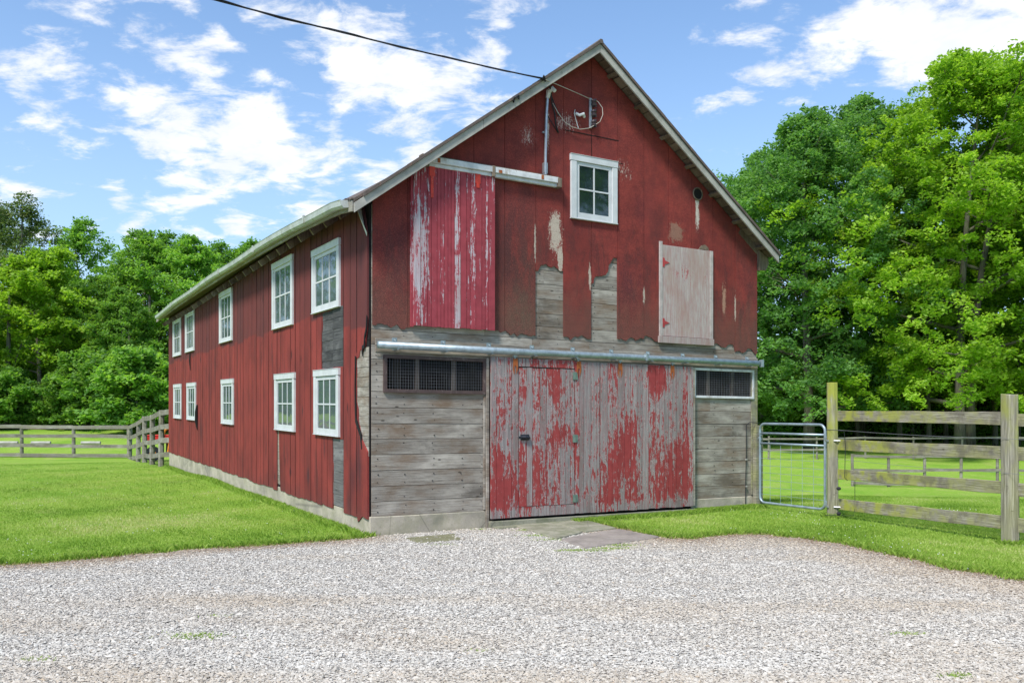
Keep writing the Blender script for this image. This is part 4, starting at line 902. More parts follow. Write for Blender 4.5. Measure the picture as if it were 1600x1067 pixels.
def sample(n, y0, y1, pw_, x0, x1):
    y = y0+(y1-y0)*rng.rand(n)**pw_; x = x0*y+(x1-x0)*y*rng.rand(n); 
    x = x+0; k = ~inpoly(x, y, GP) & ~inpoly(x, y, BPn)
    for s_ in SL: k &= ~inpoly(x, y, s_)
    return x[k], y[k]
def patch(x, y): return np.clip(.40+.38*wnoise(x, y, .8, 5)+.30*wnoise(x, y, 2.6, 6)+.28*(rng.rand(len(x))-.5)*2+.75*np.exp(-((x+5.2)/1.3)**2-((y-12.3)/1.2)**2)*(rng.rand(len(x)) < .6), 0, 1)
x, y = sample(300000, 8.2, 30, 1.9, -.68, .05); blades(x, y, .022, .0035, 'lawn_grass', M['grass_blade'], 'short mown green grass on the lawn left of the barn', patch(x, y))
x, y = sample(300000, 7.2, 22, 1.8, .05, .75); blades(x, y, .026, .0035, 'lawn_grass', M['grass_blade'], 'short green grass between the gravel and the right-hand fence', patch(x, y))
# fringe: longer grass along gravel edge, fence and foundation
q = rng.randint(0, len(EDG), 30000); x = EDG[q, 0]+rng.randn(30000)*.05; y = EDG[q, 1]+.05+np.abs(rng.randn(30000))*.07; k = (y > 6) & (np.abs(x) < 9) & ~inpoly(x, y, SL[0]); x, y = x[k], y[k]
q2 = rng.rand(9000)*LB; u2 = -.05-np.abs(rng.randn(9000))*.07; x2 = BC[0]+FX.x*u2+SX.x*q2; y2 = BC[1]+FX.y*u2+SX.y*q2
q3 = 5.35+rng.rand(4000)*1.5; u3 = -.06-np.abs(rng.randn(4000))*.06; x3 = BC[0]+FX.x*q3+SX.x*u3; y3 = BC[1]+FX.y*q3+SX.y*u3
q4 = 3.0+rng.rand(4000)*2.4; u4 = -.16-np.abs(rng.randn(4000))*.06; x4 = BC[0]+FX.x*q4+SX.x*u4; y4 = BC[1]+FX.y*q4+SX.y*u4
xx = [x, x2, x3, x4]; yy = [y, y2, y3, y4]
for fx_, fy_, c_ in ((5.99, 10.36, 500), (4.83, 12.98, 500)): a = rng.rand(c_)*6.283; r_ = .08+.08*rng.rand(c_); xx.append(fx_+np.cos(a)*r_); yy.append(fy_+np.sin(a)*r_)
fr_x = np.concatenate(xx); fr_y = np.concatenate(yy)
blades(fr_x, fr_y, .06, .004, 'grass_fringe', M['grass_blade'], 'longer untrimmed grass along the gravel edge, foundation and fence posts', rng.rand(len(fr_x))*.6)
# weeds in the gravel
xs_, ys_ = [], []
for px, py, r_, c_ in ((310, 995, .10, 500), (1497, 1060, .05, 220), (1420, 993, .06, 160), (345, 965, .05, 60), (750, 828, .05, 100), (955, 858, .09, 600), (860, 845, .10, 300), (895, 862, .08, 400), (750, 1020, .03, 60), (55, 1035, .05, 100), (770, 806, .06, 60), (840, 838, .08, 300), (822, 830, .06, 200), (925, 862, .10, 400), (968, 853, .10, 500), (690, 852, .06, 80)):
    gx, gy = gpos(px, py); xs_.append(gx+rng.randn(c_)*r_*1.3); ys_.append(gy+rng.randn(c_)*r_*.5)
blades(np.concatenate(xs_), np.concatenate(ys_), .02, .004, 'gravel_weeds', M['grass_blade'], 'small tufts of weed and moss growing up through the gravel', rng.rand(sum(len(a) for a in xs_))*.9)
# clover heads
x, y = sample(600, 8.4, 20, 1.4, -.66, .0); x_, y_ = sample(800, 7.6, 14, 1.2, .25, .62); x = np.concatenate([x, x_]); y = np.concatenate([y, y_])
k = (wnoise(x, y, 1.3, 9) > .15); x, y = x[k], y[k]; n = len(x); s_ = .004+.004*rng.rand(n)
V = oct_[None]*s_[:, None, None]+np.stack([x, y, hz(x, y)+.038], -1)[:, None]
npmesh('clover_flowers', V.reshape(-1, 3), (of[None]+6*np.arange(n)[:, None, None]).reshape(-1, 3), M['clover_white'], rnd=np.repeat(rng.rand(n), 8), kind='stuff', label='tiny white clover heads dotted through the lawn', category='clover')

# ------------------------------------------------------------ fences
def post(b, x, y, z0, z1, r, seg=10, lean=(0, 0), sq=1.):
    pts = []; rr = []
    for i in range(6): f = i/5; pts.append((x+lean[0]*f, y+lean[1]*f, z0+(z1-z0)*f)); rr.append(r*(1.04-.06*f))
    n0 = len(b.v); b.tube(pts, rr, seg)
    for i in range(n0, len(b.v)):
        v_ = Vector(b.v[i]); c_ = Vector((x, y, v_.z)); d = v_-c_; ang = (i-n0) % seg
        d *= 1+.07*math.sin(ang*2.4+x*9); b.v[i] = tuple(c_+d)
        if i-n0 >= seg*5: b.v[i] = (b.v[i][0], b.v[i][1], b.v[i][2]+random.uniform(-.012, .012))
def rail(b, p, q, h, th, r=None, n=6, jit=.006):
    p = Vector(p); q = Vector(q); d = (q-p); nrm = Vector((-d.y, d.x, 0)).normalized()*th/2; vs = []
    r = random.random() if r is None else r
    for i in range(n+1):
        c_ = p.lerp(q, i/n); e = random.uniform(-jit, jit); e2 = random.uniform(-jit, jit)
        vs += [c_-nrm+Vector((0, 0, -h/2+e)), c_+nrm+Vector((0, 0, -h/2+e)), c_+nrm+Vector((0, 0, h/2+e2)), c_-nrm+Vector((0, 0, h/2+e2))]
    f = [(0, 1, 2, 3), tuple(n*4+j for j in (3, 2, 1, 0))]
    for i in range(n):
        for j in range(4): f.append((i*4+j, (i+1)*4+j, (i+1)*4+(j+1) % 4, i*4+(j+1) % 4))
    b.add(vs, f, 0, r)
random.seed(5)
P1 = Vector((4.83, 12.98, 0)); P2 = Vector((5.99, 10.36, 0)); P3 = P2+(P2-P1)*.98; P4 = P3+(P2-P1)
fence = empty('board_fence', P1, label='weathered four-rail board fence right of the gate with mossy yellow-green end post', cat='fence')
def rel(p): return (p[0]-P1.x, p[1]-P1.y, p[2])
fdir = (P2-P1).normalized(); fn = Vector((-fdir.y, fdir.x, 0))
for p, h_, r_ in ((P1, 2.02, .085), (P2, 1.80, .093), (P3, 1.78, .09), (P4, 1.8, .09)):
    b = MB(); post(b, p.x-P1.x, p.y-P1.y, -.3, h_, r_, lean=(-.01, .0)); b.build('post', M['fence_post'], fence, bevel=.006)
for a_, c_, zz in ((P1, P2, ((1.53, 1.508), (1.094, 1.089), (.656, .67), (.208, .25))), (P2, P3, ((1.49, 1.49), (1.09, 1.06), (.655, .65), (.24, .22))), (P3, P4, ((1.49, 1.5), (1.06, 1.08), (.65, .65), (.22, .22)))):
    for z0, z1 in zz:
        b = MB(); rail(b, rel(Vector((a_.x, a_.y, z0))+fn*.03), rel(Vector((c_.x, c_.y, z1))+fn*.03), .155 if z0 > .3 else .165, .035); b.build('rail', M['fence_rail'], fence, bevel=.004)
b = MB()
for z0, z1, s_ in ((1.33, 1.27, .02), (.90, .86, .02), (1.31, .93, .0)):
    if s_: b.tube([Vector(rel(q)) for q in cat(tuple(P1-fn*.10)[:2]+(z0,), tuple(P2-fn*.10)[:2]+(z1,), s_)], .0022, 4); b.tube([Vector(rel(q)) for q in cat(tuple(P2-fn*.10)[:2]+(z1,), tuple(P3-fn*.10)[:2]+(z1,), s_)], .0022, 4)
b.build('fence_wire', M['mesh_wire'], fence)
b = MB()
for q, z_ in ((.10, .455), (.10, .085)):
    c_ = P1+fdir*.22-fn*.10; c_ = rel((c_.x, c_.y, z_)); b.tube([(c_[0]-.03, c_[1], c_[2]), (c_[0]-.015, c_[1], c_[2]), (c_[0]+.015, c_[1], c_[2]), (c_[0]+.03, c_[1], c_[2])], [.012, .026, .026, .012], 8)
c_ = P1+fdir*.32-fn*.07
b.tube([rel((c_.x-.25, c_.y+.1, 1.32)), rel((c_.x-.02, c_.y, 1.31)), rel((c_.x, c_.y, 1.1)), rel((c_.x-.01, c_.y, .62)), rel((c_.x+.03, c_.y, .58))], .005, 5)
b.tube([rel((c_.x+.12, c_.y-.05, .58)), rel((c_.x+.12, c_.y-.05, .2)), rel((c_.x+.1, c_.y-.05, .07)), rel((c_.x-.3, c_.y, .07))], .004, 5)
b.build('wire_insulator', M['cable_black'], fence)
b = MB()
for z_ in (1.155, .165): c_ = P1; b.tube([(-.02, -.09, z_), (.10, -.12, z_)], .012, 6); b.box((-.10, -.06, z_-.012), (-.085, .06, z_+.012))
build_each(b, 'hinge_bolt', M['conduit_metal'], fence)
# gate
GA = Vector((4.085, 14.20, 0)); GB = Vector((4.765, 13.12, 0)); gd = GB-GA; GL = gd.length; ga = math.atan2(gd.y, gd.x)
gate = empty('gate', GA, ga, label='small galvanised tube gate with wire mesh between barn corner and mossy post', cat='gate')
def rrect(x0, z0, x1, z1, r):
    p = []
    for cx_, cz_, a0 in ((x1-r, z1-r, 0), (x0+r, z1-r, 90), (x0+r, z0+r, 180), (x1-r, z0+r, 270)):
        for i in range(6): a = R(a0+i*18); p.append((cx_+r*math.cos(a), 0, cz_+r*math.sin(a)))
    return p
b = MB(); b.tube(rrect(0, .10, GL, 1.39, .10), .021, 10, closed=True)
gf = b.build('gate_frame', M['gate_steel'], gate, smooth=True)
for z_ in (1.235, 1.07):
    b = MB(); b.tube([(.015, 0, z_), (GL-.015, 0, z_)], .018, 8); b.build('gate_rail', M['gate_steel'], gate, smooth=True)
b = MB()
for i in range(1, 6): q = GL*i/6; b.tube([(q, .0, .12), (q, .0, 1.06)], .0033, 4)
for i in range(1, 8): z_ = .12+(.94)*i/8; b.tube([(.02, .005, z_), (GL-.02, .005, z_)], .0028, 4)
b.build('wire_mesh', M['gate_steel'], gate)
b = MB()
for z_ in (1.18, .2): b.box((GL+.0, -.02, z_-.03), (GL+.07, .02, z_+.03))
build_each(b, 'gate_hinge', M['gate_steel'], gate, bevel=.004)
b = MB(); ch = cat((-.47, -.14, 1.19), (0.0, -.03, 1.16), .07, 16)
for i in range(16):
    p = ch[i].lerp(ch[i+1], .5); d = (ch[i+1]-ch[i]).normalized(); s_ = Vector((0, 0, 1)) if i % 2 else Vector((0, 1, 0))
    ring = [p+d*math.cos(a)*.021+s_*math.sin(a)*.010 for a in np.linspace(0, 6.283, 9)[:-1]]; b.tube(ring, .0035, 5, closed=True)
b.tube([(.0, -.03, 1.2), (.04, -.04, 1.24), (.06, -.03, 1.2), (.03, .02, 1.14), (-.02, .0, 1.13)], .004, 5)
tag(b.build('gate_chain', M['galvanised'], gate))

def far_fence(name, posts, hp, rails_z, label, pr=.055, rh=.12, m_='fence_far', tops=None):
    P0 = posts[0]; root = empty(name, (P0[0], P0[1], P0[2]), label=label, cat='fence')
    for i, (x_, y_, z_) in enumerate(posts):
        b = MB(); post(b, x_-P0[0], y_-P0[1], z_-P0[2]-.3, (tops[i]-P0[2] if tops else z_-P0[2]+hp+random.uniform(-.05, .05)), pr, 7, lean=(random.uniform(-.03, .03), 0)); b.build('post', M[m_], root)
    if tops: posts = [(p[0], p[1], t_-hp) for p, t_ in zip(posts, tops)]
    for p, q in zip(posts[:-1], posts[1:]):
        for rz_ in rails_z:
            b = MB(); rail(b, (p[0]-P0[0], p[1]-P0[1]-.06, p[2]-P0[2]+rz_+random.uniform(-.02, .02)), (q[0]-P0[0], q[1]-P0[1]-.06, q[2]-P0[2]+rz_+random.uniform(-.02, .02)), rh, .03, n=2); b.build('rail', M[m_], root)
    return root
# left fence receding towards the back corner of the barn, then running left
near = [(-10.45, 25.9), (-11.45, 28.0), (-12.55, 30.2), (-13.85, 32.2), (-15.0, 34.3), (-16.25, 36.5)]
def fz(x_, y_): return float(hz(x_, y_))
pts = [(-9.0, 23.8+1.9)]+[(x_, y_) for x_, y_ in near]
def atpx(px, y_): return ((px-800)/1347*y_, y_)
near = [atpx(290, 24.8), atpx(251.5, 26.3), atpx(237.5, 28.3), atpx(226, 30.4), atpx(216, 33.0), atpx(202.5, 36.3)]
f1 = far_fence('paddock_fence', [(x_, y_, fz(x_, y_)) for x_, y_ in near], 1.48, (1.40, .98, .56, .12), 'grey board fence slanting away from the far corner of the barn', .085, .15, tops=[1.72, 1.62, 1.47, 1.40, 1.20, .97])
run = [atpx(202, 36.4)]+[atpx(115-81*i, 36.5) for i in range(0, 9)]
f2 = far_fence('paddock_fence', [(x_, y_, fz(x_, y_)) for x_, y_ in run], 1.38, (1.30, .92, .50, .10), 'long grey board fence running left across the lawn', .075, .15)
# far right fences
farR = [(15.6+i*1.32-1.32*4, 33.0-.1*i) for i in range(0, 16)]
f3 = far_fence('pasture_fence', [(x_, y_, fz(x_, y_)) for x_, y_ in farR if x_/y_ > .385], 1.2, (1.15, .62, .12), 'low grey fence across the pasture, nearer of the two behind the board fence', .055, .10)
farR2 = [(10.5+i*2.5, 43.6+.1*i) for i in range(0, 13)]
f4 = far_fence('pasture_fence', [(x_, y_, fz(x_, y_)) for x_, y_ in farR2], 1.15, (1.05, .5), 'thin grey fence at the foot of the right-hand woods', .05, .09)
# ground poles and machine beyond the left fence
for i, (px, ll) in enumerate(((8, 1.2), (64, .9), (142, .9))):
    x_, y_ = atpx(px, 40.5); z_ = fz(x_, y_)+.10; b = MB(); b.tube([(-ll/2, 0, 0), (ll/2, 0, 0)], .075, 8)
    o = b.build('ground_pole', M['rubber_white'], None, smooth=False, label=['short white pole lying in the paddock at the far left edge', 'short white pole in the paddock between the two leftmost fence posts seen', 'short white pole in the paddock just before the fence corner'][i], cat='pole', group='white poles lying in the paddock'); o.location = (x_, y_, z_)
x_, y_ = atpx(264, 34.5); mc = empty('garden_cart', (x_, y_, fz(x_, y_)), label='bright red cart with orange trim, half hidden behind the barn and fence', cat='cart')
b = MB(); b.box((-.85, -.3, .72), (1.1, .3, 1.02)); b.box((-.87, -.32, 1.0), (1.12, .32, 1.05)); b.build('tray', M['machine_red'], mc, bevel=.03)
b = MB(); b.tube([(-.3, -.34, .7), (.0, -.34, 1.25), (.35, -.34, 1.45)], .04, 6); b.tube([(.1, -.34, .3), (.2, -.34, .95)], .05, 6); b.build('handle', M['machine_orange'], mc)
for q in (-.5, .6):
    b = MB(); b.tube([(q, -.36, .3), (q, -.28, .3)], .3, 16); w_ = b.build('wheel', M['black_iron'], mc); b = MB(); b.tube([(q, -.37, .3), (q, -.27, .3)], .14, 12); b.build('hub', M['machine_orange'], w_)
b = MB(); b.box((-.5, -.27, .28), (.6, .27, .34)); b.box((-.1, -.05, .34), (.1, .05, .72)); b.build('axle', M['black_iron'], mc)
# dirt track across the far left paddock
tx = np.linspace(-40, -12, 30); ty = 46.5+1.2*np.sin(tx*.2); V = []; 
for a_, c_ in zip(tx, ty): V += [(a_, c_-.9, hz(a_, c_-.9)+.03), (a_, c_+.9, hz(a_, c_+.9)+.03)]
F = np.array([(2*i, 2*i+2, 2*i+3, 2*i+1) for i in range(29)]); npmesh('path', np.array(V, float), F, M['dirt_track'], kind='structure')

# ------------------------------------------------------------ overhead power line with its pole out of frame
wl = bw(2.38, -.33, 6.20); pole_top = Vector((-12.0, 4.0, 6.9))
b = MB(); b.tube([q-wl for q in cat(wl, pole_top, .30, 24)], .010, 6)
b.tube([q-wl+Vector((.012*math.sin(i*1.1), .012*math.cos(i*1.1), .016*math.cos(i*1.3))) for i, q in enumerate(cat(wl, pole_top, .30, 48))], .007, 5)
o = b.build('power_line', M['cable_black'], None, smooth=True, label='black overhead service cable running from the barn gable up to the left', cat='cable'); o.location = wl
b = MB(); post(b, 0, 0, -.3, 8.0, .14, 12); o = b.build('utility_pole', M['bark'], None, label='wooden utility pole carrying the overhead cable, left of the yard', cat='pole'); o.location = (-12.1, 3.9, 0)

# ------------------------------------------------------------ trees
def tree_mesh(seed, H, Rc, tb, nl, leaf, lf, airy=1., trunk_r=None, clr=.75, topp=1., multi=1, flat=.38, low=.25):
    """H height, Rc crown radius, tb where the crown starts, nl number of sprays; returns trunk MB and leaf arrays"""
    rs = np.random.RandomState(seed); random.seed(seed); b = MB(); trunk_r = trunk_r or H*.017
    cs = []
    def prof(f):  # crown radius along the height fraction 0..1
        return Rc*(np.interp(f, [0, .12, .35, .62, .85, 1.], [low+.28, .70, 1., .86, .48, .10]))
    for mtr in range(multi):
        bx_, by_ = (rs.randn(2)*.35 if multi > 1 else (0, 0)); lean = rs.randn(2)*H*.03*(1+.8*(multi > 1))
        spine = []
        for i in range(9):
            f = i/8; spine.append(Vector((bx_+lean[0]*f*f*1.6+.05*H*.1*math.sin(f*5+seed), by_+lean[1]*f*f*1.6+.04*H*.1*math.cos(f*4+seed), -.3+f*(H*.93+.3))))
        b.tube(spine, [trunk_r*(1.25 if i == 0 else 1)*(1-.88*i/8)/(multi**.35) for i in range(9)], 8)
        nlimb = int((16 if multi == 1 else 11)*max(1, H/13)); 
        for k in range(nlimb):
            f0 = (k+.5+rs.uniform(-.3, .3))/nlimb; zst = tb*.85+(H*.88-tb*.85)*f0**1.05; fs = zst/(H*.93)*8; i0 = min(int(fs), 7); st = spine[i0].lerp(spine[i0+1], fs-i0)
            az = k*2.399+rs.uniform(-.4, .4)+mtr*1.7; L = prof(f0)*rs.uniform(.66, 1.28); rise = np.interp(f0, [0, .5, 1], [.22, .55, 1.25])+rs.uniform(-.1, .15)
            pts = []; 
            for j in range(6):
                g = j/5; pts.append(st+Vector((math.cos(az+.25*math.sin(g*3+k))*L*g, math.sin(az+.25*math.sin(g*3+k))*L*g, L*rise*(g*.75+.25*g*g)-.10*L*g*g*g)))
            r0 = trunk_r*(1-.75*f0)*.42; b.tube(pts, [max(r0*(1-.85*j/5), .012) for j in range(6)], 5)
            # secondary twigs
            for q in range(7):
                g = rs.uniform(.25, 1.); jj = min(int(g*5), 4); p = pts[jj].lerp(pts[jj+1], g*5-jj); a2 = az+rs.choice([-1, 1])*rs.uniform(.5, 1.3); l2 = L*rs.uniform(.22, .45)*(1.15-g*.5)
                e = p+Vector((math.cos(a2)*l2, math.sin(a2)*l2, l2*rs.uniform(.0, .55))); b.tube([p, p.lerp(e, .5)+Vector((0, 0, .05*l2)), e], [max(r0*.35, .01), .01, .006], 4, cap=False)
                cs.append((*e, rs.uniform(.7, 1.1)));  cs.append((*p.lerp(e, .55), rs.uniform(.5, .85)))
            cs.append((*pts[-1], 1.0)); cs.append((*pts[-2], .9)); cs.append((*pts[3], .7))
        for q in range(10): cs.append((*(spine[-1]+Vector((rs.randn()*.5, rs.randn()*.5, rs.uniform(-1.0, .6)))), .7))
    cs = np.array(cs)
    # extra sprays in the crown envelope, near its surface, in soft clumps
    n2 = int(nl); f = rs.rand(n2)**.9; a = rs.rand(n2)*6.283; zc = tb*.8+(H-tb*.8)*f
    lob = 1+.24*np.sin(a*3+seed+f*6)+.18*np.sin(a*5+f*13+seed*2)+.14*np.sin(f*27+a*2)+.16*rs.randn(n2).clip(-1, 1.4)
    rr = prof(f)*np.sqrt(rs.uniform(.22, 1., n2))*lob
    ex_ = np.stack([np.cos(a)*rr, np.sin(a)*rr, zc, rs.uniform(.5, 1., n2)], -1)
    cs = np.vstack([cs, ex_]); cs = cs[cs[:, 2] > tb*.45]
    n = len(cs); per = max(12, int(leaf*airy)); tot = n*per
    cr = clr*cs[:, 3]
    ang = rs.rand(n, per)*6.283; rad = np.sqrt(rs.rand(n, per))*cr[:, None]
    tl = rs.randn(n, 2)*.35
    dz_ = rs.randn(n, per)*cr[:, None]*flat*.55-(rad/cr[:, None])**2*cr[:, None]*.16+(np.cos(ang)*tl[:, :1]+np.sin(ang)*tl[:, 1:])*rad
    C_ = np.stack([cs[:, 0, None]+np.cos(ang)*rad, cs[:, 1, None]+np.sin(ang)*rad, cs[:, 2, None]+dz_], -1).reshape(-1, 3)
    s = lf*(.6+.8*rs.rand(tot)); nr = rs.randn(tot, 3); nr[:, 2] = np.abs(nr[:, 2])+.75; nr /= np.linalg.norm(nr, axis=1)[:, None]
    t1 = np.cross(nr, rs.randn(tot, 3)); t1 /= np.linalg.norm(t1, axis=1)[:, None]; t2 = np.cross(nr, t1)
    V = np.stack([C_-t1*s[:, None], C_+t2*s[:, None]*.62-nr*s[:, None]*.15, C_+t1*s[:, None], C_-t2*s[:, None]*.62-nr*s[:, None]*.15], 1).reshape(-1, 3)
    rn = np.clip(.5+.22*np.repeat(rs.randn(n), per)+.22*rs.randn(tot), 0, 1)
    return b, V, np.arange(4*tot).reshape(-1, 4), rn
KIT = {}
def make_tree(key, loc, rz, sc, label, name='leafy_tree', cat='tree', group='trees around the barn', leafmat='leaf_mid', szz=None, **kw):
    if key not in KIT:
        b, V, F, rn = tree_mesh(**kw); root = empty(name, loc, rz)
        tr_ = b.build('trunk', M['pale_bark' if key == 'E' else 'bark'], root, smooth=True); cr = npmesh('crown', V, F, M[leafmat], rnd=rn, parent=root); KIT[key] = (root, tr_, cr)
    else:
        r0, t0, c0 = KIT[key]; root = r0.copy(); COL.objects.link(root); 
        for ch in (t0, c0): c = ch.copy(); COL.objects.link(c); c.parent = root
    root.location = loc; root.rotation_euler = (0, 0, rz); root.scale = (sc, sc, sc*(szz or 1)); tag(root, label, cat, group); return root
KA = dict(seed=3, H=15.6, Rc=5.6, tb=2.2, nl=760, leaf=115, lf=.075, clr=.58, multi=2, low=.55)
KB = dict(seed=8, H=15.0, Rc=4.8, tb=2.0, nl=620, leaf=85, lf=.08, clr=.62, multi=1, low=.5)
KC = dict(seed=21, H=13.0, Rc=4.0, tb=2.2, nl=330, leaf=60, lf=.10, clr=.62, low=.4)
KG = dict(seed=99, H=14.0, Rc=3.3, tb=3.2, nl=230, leaf=42, lf=.10, clr=.60, low=.3)
KD = dict(seed=34, H=16.0, Rc=4.2, tb=5.0, nl=90, leaf=40, lf=.09, clr=.7, airy=1.)
KE = dict(seed=55, H=10.0, Rc=3.4, tb=3.0, nl=220, leaf=80, lf=.10, clr=.62, low=.35)
KF = dict(seed=60, H=4.2, Rc=2.3, tb=.5, nl=70, leaf=55, lf=.12, clr=.6, low=.7)
def TL(px, d): x_ = (px-800)/1347*d; return (x_, d, fz(x_, d))
# right hand trees
make_tree('A', TL(1500, 46), .4, 1.36, 'bright yellow-green maple rising over the board fence, largest at right', leafmat='leaf_bright', **KA)
make_tree('A', TL(1650, 49), 2.6, 1.36, 'bright green maple cut by the right edge of the photo', leafmat='leaf_bright', **KA)
make_tree('B', TL(1262, 49), 0., 1.27, 'dark green tree rising just right of the barn roof', leafmat='leaf_dark', **KB)
make_tree('B', TL(1350, 54), 2.1, 1.42, 'tall dark green tree behind the bright maple', leafmat='leaf_dark', **KB)
make_tree('B', TL(1195, 57), 4.0, 1.25, 'dark green tree close behind the barn eave', leafmat='leaf_dark', **KB)
make_tree('C', TL(1430, 58), 1., 1.5, 'mid green tree filling the gap behind the bright maple', leafmat='leaf_mid', **KC)
make_tree('C', TL(1585, 60), 3., 1.6, 'mid green tree far behind the rightmost fence post', leafmat='leaf_mid', **KC)
make_tree('C', TL(1750, 52), 5., 1.5, 'mid green tree beyond the right edge of the pasture', leafmat='leaf_mid', **KC)
# left hand trees
make_tree('E', TL(63, 50), 0., 1.0, 'sunlit yellow-green tree with a bare pale trunk, in front of the left woods', leafmat='leaf_bright', **KE)
make_tree('D', TL(35, 60), 0., .97, 'tall thin-leaved tree at the far left edge', leafmat='leaf_airy', **KD)
make_tree('D', TL(-430, 40), 1., .9, 'thin-leaved tree far left of the barn', leafmat='leaf_airy', **KD)
make_tree('D', TL(-40, 62), 2., 1.0, 'tall thin-leaved tree left of the frame', leafmat='leaf_airy', **KD)
for px, d, s_, rz_, k_, lb in [(133, 60, .97, 1, 'G', 'round-topped tree behind and right of the sunlit tree'), (100, 57, .72, 2.2, 'C', 'mid green tree right of the sunlit tree'), (225, 54, .90, 3.5, 'C', 'mid green tree above the fence corner'), (298, 53, .86, 5., 'C', 'mid green tree beside the barn eave'),
        (345, 57, .82, .5, 'G', 'green tree disappearing behind the barn roof'), (180, 55, .70, 4., 'G', 'narrow green tree in the dip of the left treeline'), (262, 58, .88, 1.1, 'G', 'narrow green tree between two rounder ones by the eave'), (390, 58, .9, 1.5, 'C', 'green tree hidden behind the barn roof'), (-90, 50, .9, 2.8, 'C', 'green tree outside the left edge'), (-220, 44, 1.0, .2, 'C', 'green tree well left of the frame'),
        (5, 56, .55, 2.9, 'C', 'low green tree at the left edge behind the sunlit tree'), (190, 50, .60, 4.4, 'C', 'small green tree in front of the left woods'), (150, 52, .62, 5.4, 'G', 'small slender tree right of the pale trunk')]:
    make_tree(k_, TL(px, d), rz_, s_, lb, leafmat='leaf_mid', **(KC if k_ == 'C' else KG))
make_tree('D', TL(8, 63), 4., .9, 'thin-leaved tree at the left edge, left of a taller one', leafmat='leaf_airy', **KD)
make_tree('G', TL(1530, 60), 3., 1.35, 'slender green tree behind the bright maple', leafmat='leaf_mid', **KG)
# trees beside and behind the yard (seen in the window panes)
make_tree('C', (19, 3, 0), 1., 1.1, 'green tree right of the yard', **KC); make_tree('C', (23, -5, 0), 3., 1.2, 'green tree behind the yard to the right', **KC)
# understory shrubs and low maples
for i, (px, d, s_, rz_, lb) in enumerate([(150, 47, .95, 0, 'low spreading maple below the sunlit tree'), (215, 45, 1.0, 1.2, 'low spreading maple above the fence corner'), (262, 46, .8, 2., 'leafy bush next to the barn far corner'), (104, 47.5, .72, 3., 'leafy bush right of the pale trunk'), (8, 47, .75, 4., 'leafy bush left of the pale trunk'), (-30, 54, 1., 5., 'leafy bush at the left edge'), (185, 50, 1.1, 2.7, 'leafy bush between the two low maples'),
        (1210, 53, 1., 0, 'leafy bush behind the gate'), (1290, 55, 1.1, 1., 'leafy bush behind the mossy post'), (1380, 54, .9, 2., 'leafy bush below the dark tree'), (1470, 55, 1., 3., 'leafy bush below the bright maple'), (1560, 55, 1.1, 4., 'leafy bush near the rightmost post'), (1640, 56, 1.1, 5., 'leafy bush at the right edge')]):
    make_tree('F', TL(px, d), rz_, s_, lb, name='shrub', cat='shrub', group='understory shrubs along the woods', leafmat='leaf_mid', **KF)
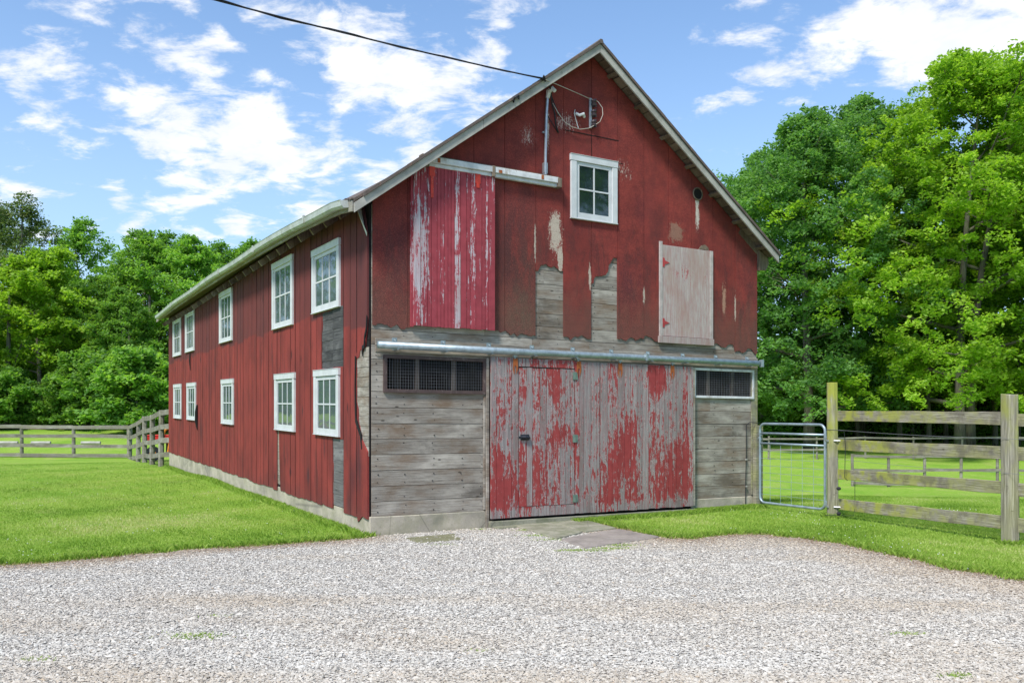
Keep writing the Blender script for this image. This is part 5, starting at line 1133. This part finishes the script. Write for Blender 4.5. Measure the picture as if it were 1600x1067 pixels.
# deep woods behind: one mass
def woods(name, boxes, seed, label):
    rs = np.random.RandomState(seed); Vs = []; Rn = []
    for (x0, x1, y0, y1, top, n) in boxes:
        nc = n//40; cx_ = rs.uniform(x0, x1, nc); cy_ = rs.uniform(y0, y1, nc); tp = top*(.82+.12*np.sin(cx_*.55)+.08*np.sin(cx_*1.3+1)); cz_ = hz(cx_, cy_)+tp*rs.rand(nc)**.8
        C_ = np.stack([cx_, cy_, cz_], -1)[:, None]+rs.randn(nc, 40, 3)*np.array([.8, .8, .35]); C_ = C_.reshape(-1, 3); tot = len(C_)
        s = .17*(.6+.8*rs.rand(tot)); nr = rs.randn(tot, 3); nr[:, 2] = abs(nr[:, 2])+.5; nr /= np.linalg.norm(nr, axis=1)[:, None]
        t1 = np.cross(nr, rs.randn(tot, 3)); t1 /= np.linalg.norm(t1, axis=1)[:, None]; t2 = np.cross(nr, t1)
        Vs.append(np.stack([C_-t1*s[:, None], C_+t2*s[:, None]*.65, C_+t1*s[:, None], C_-t2*s[:, None]*.65], 1).reshape(-1, 3)); Rn.append(np.clip(.5+.2*np.repeat(rs.randn(nc), 40)+.2*rs.randn(tot), 0, 1))
    V = np.vstack(Vs); npmesh(name, V, np.arange(len(V)).reshape(-1, 4), M['leaf_woods'], rnd=np.concatenate(Rn), kind='stuff', label=label, category='woods')
woods('woods', [(-70, -12, 58, 70, 6.5, 100000)], 4, 'dark wooded mass behind the trees on the left'); woods('woods', [(12, 58, 62, 76, 8.0, 90000)], 5, 'dark wooded mass behind the trees on the right')
# bare trunks standing inside the woods edge
random.seed(77)
proto = None
for i, (px, d) in enumerate([(1405, 51), (1425, 53), (1452, 49), (1478, 52), (1520, 50), (1538, 54), (1555, 50), (1340, 53), (1590, 52), (200, 50), (232, 52), (95, 52), (180, 53), (250, 54), (10, 48)]):
    x_, y_, z_ = TL(px, d)
    if proto is None:
        b = MB(); b.tube([(0, 0, -.4), (.02, 0, 1.5), (.10, .05, 4), (.05, .1, 7.5)], [.17, .13, .11, .05], 8); b.tube([(.03, 0, 2.2), (.5, .2, 3.6), (.9, .3, 4.6)], [.05, .035, .01], 5); b.tube([(.06, 0, 3.0), (-.5, .1, 4.0), (-1.1, .2, 4.4)], [.04, .03, .01], 5)
        proto = b.build('bare_trunk', M['bark'], None, smooth=True); o = proto
    else: o = proto.copy(); COL.objects.link(o)
    o.location = (x_, y_, z_); o.rotation_euler = (0, 0, i*1.3); s_ = random.uniform(.8, 1.25); o.scale = (s_, s_, 1)
    tag(o, 'slim bare trunk in the woods, '+['below the dark tree', 'behind the long top fence rail, left part', 'below the bright maple near its middle', 'below the bright maple, right of its middle', 'in front of the maple stem', 'behind the maple stem', 'just left of the rightmost fence post', 'right of the mossy gate post', 'behind the rightmost fence post', 'above the fence corner on the left', 'right of the left fence corner', 'right of the pale sunlit trunk', 'left of the fence corner', 'next to the barn far corner', 'at the left edge of the photo'][i], 'tree', 'slim trunks in the %s woods' % ('right' if px > 800 else 'left'))
S.cycles.max_bounces = 6; S.cycles.transparent_max_bounces = 8
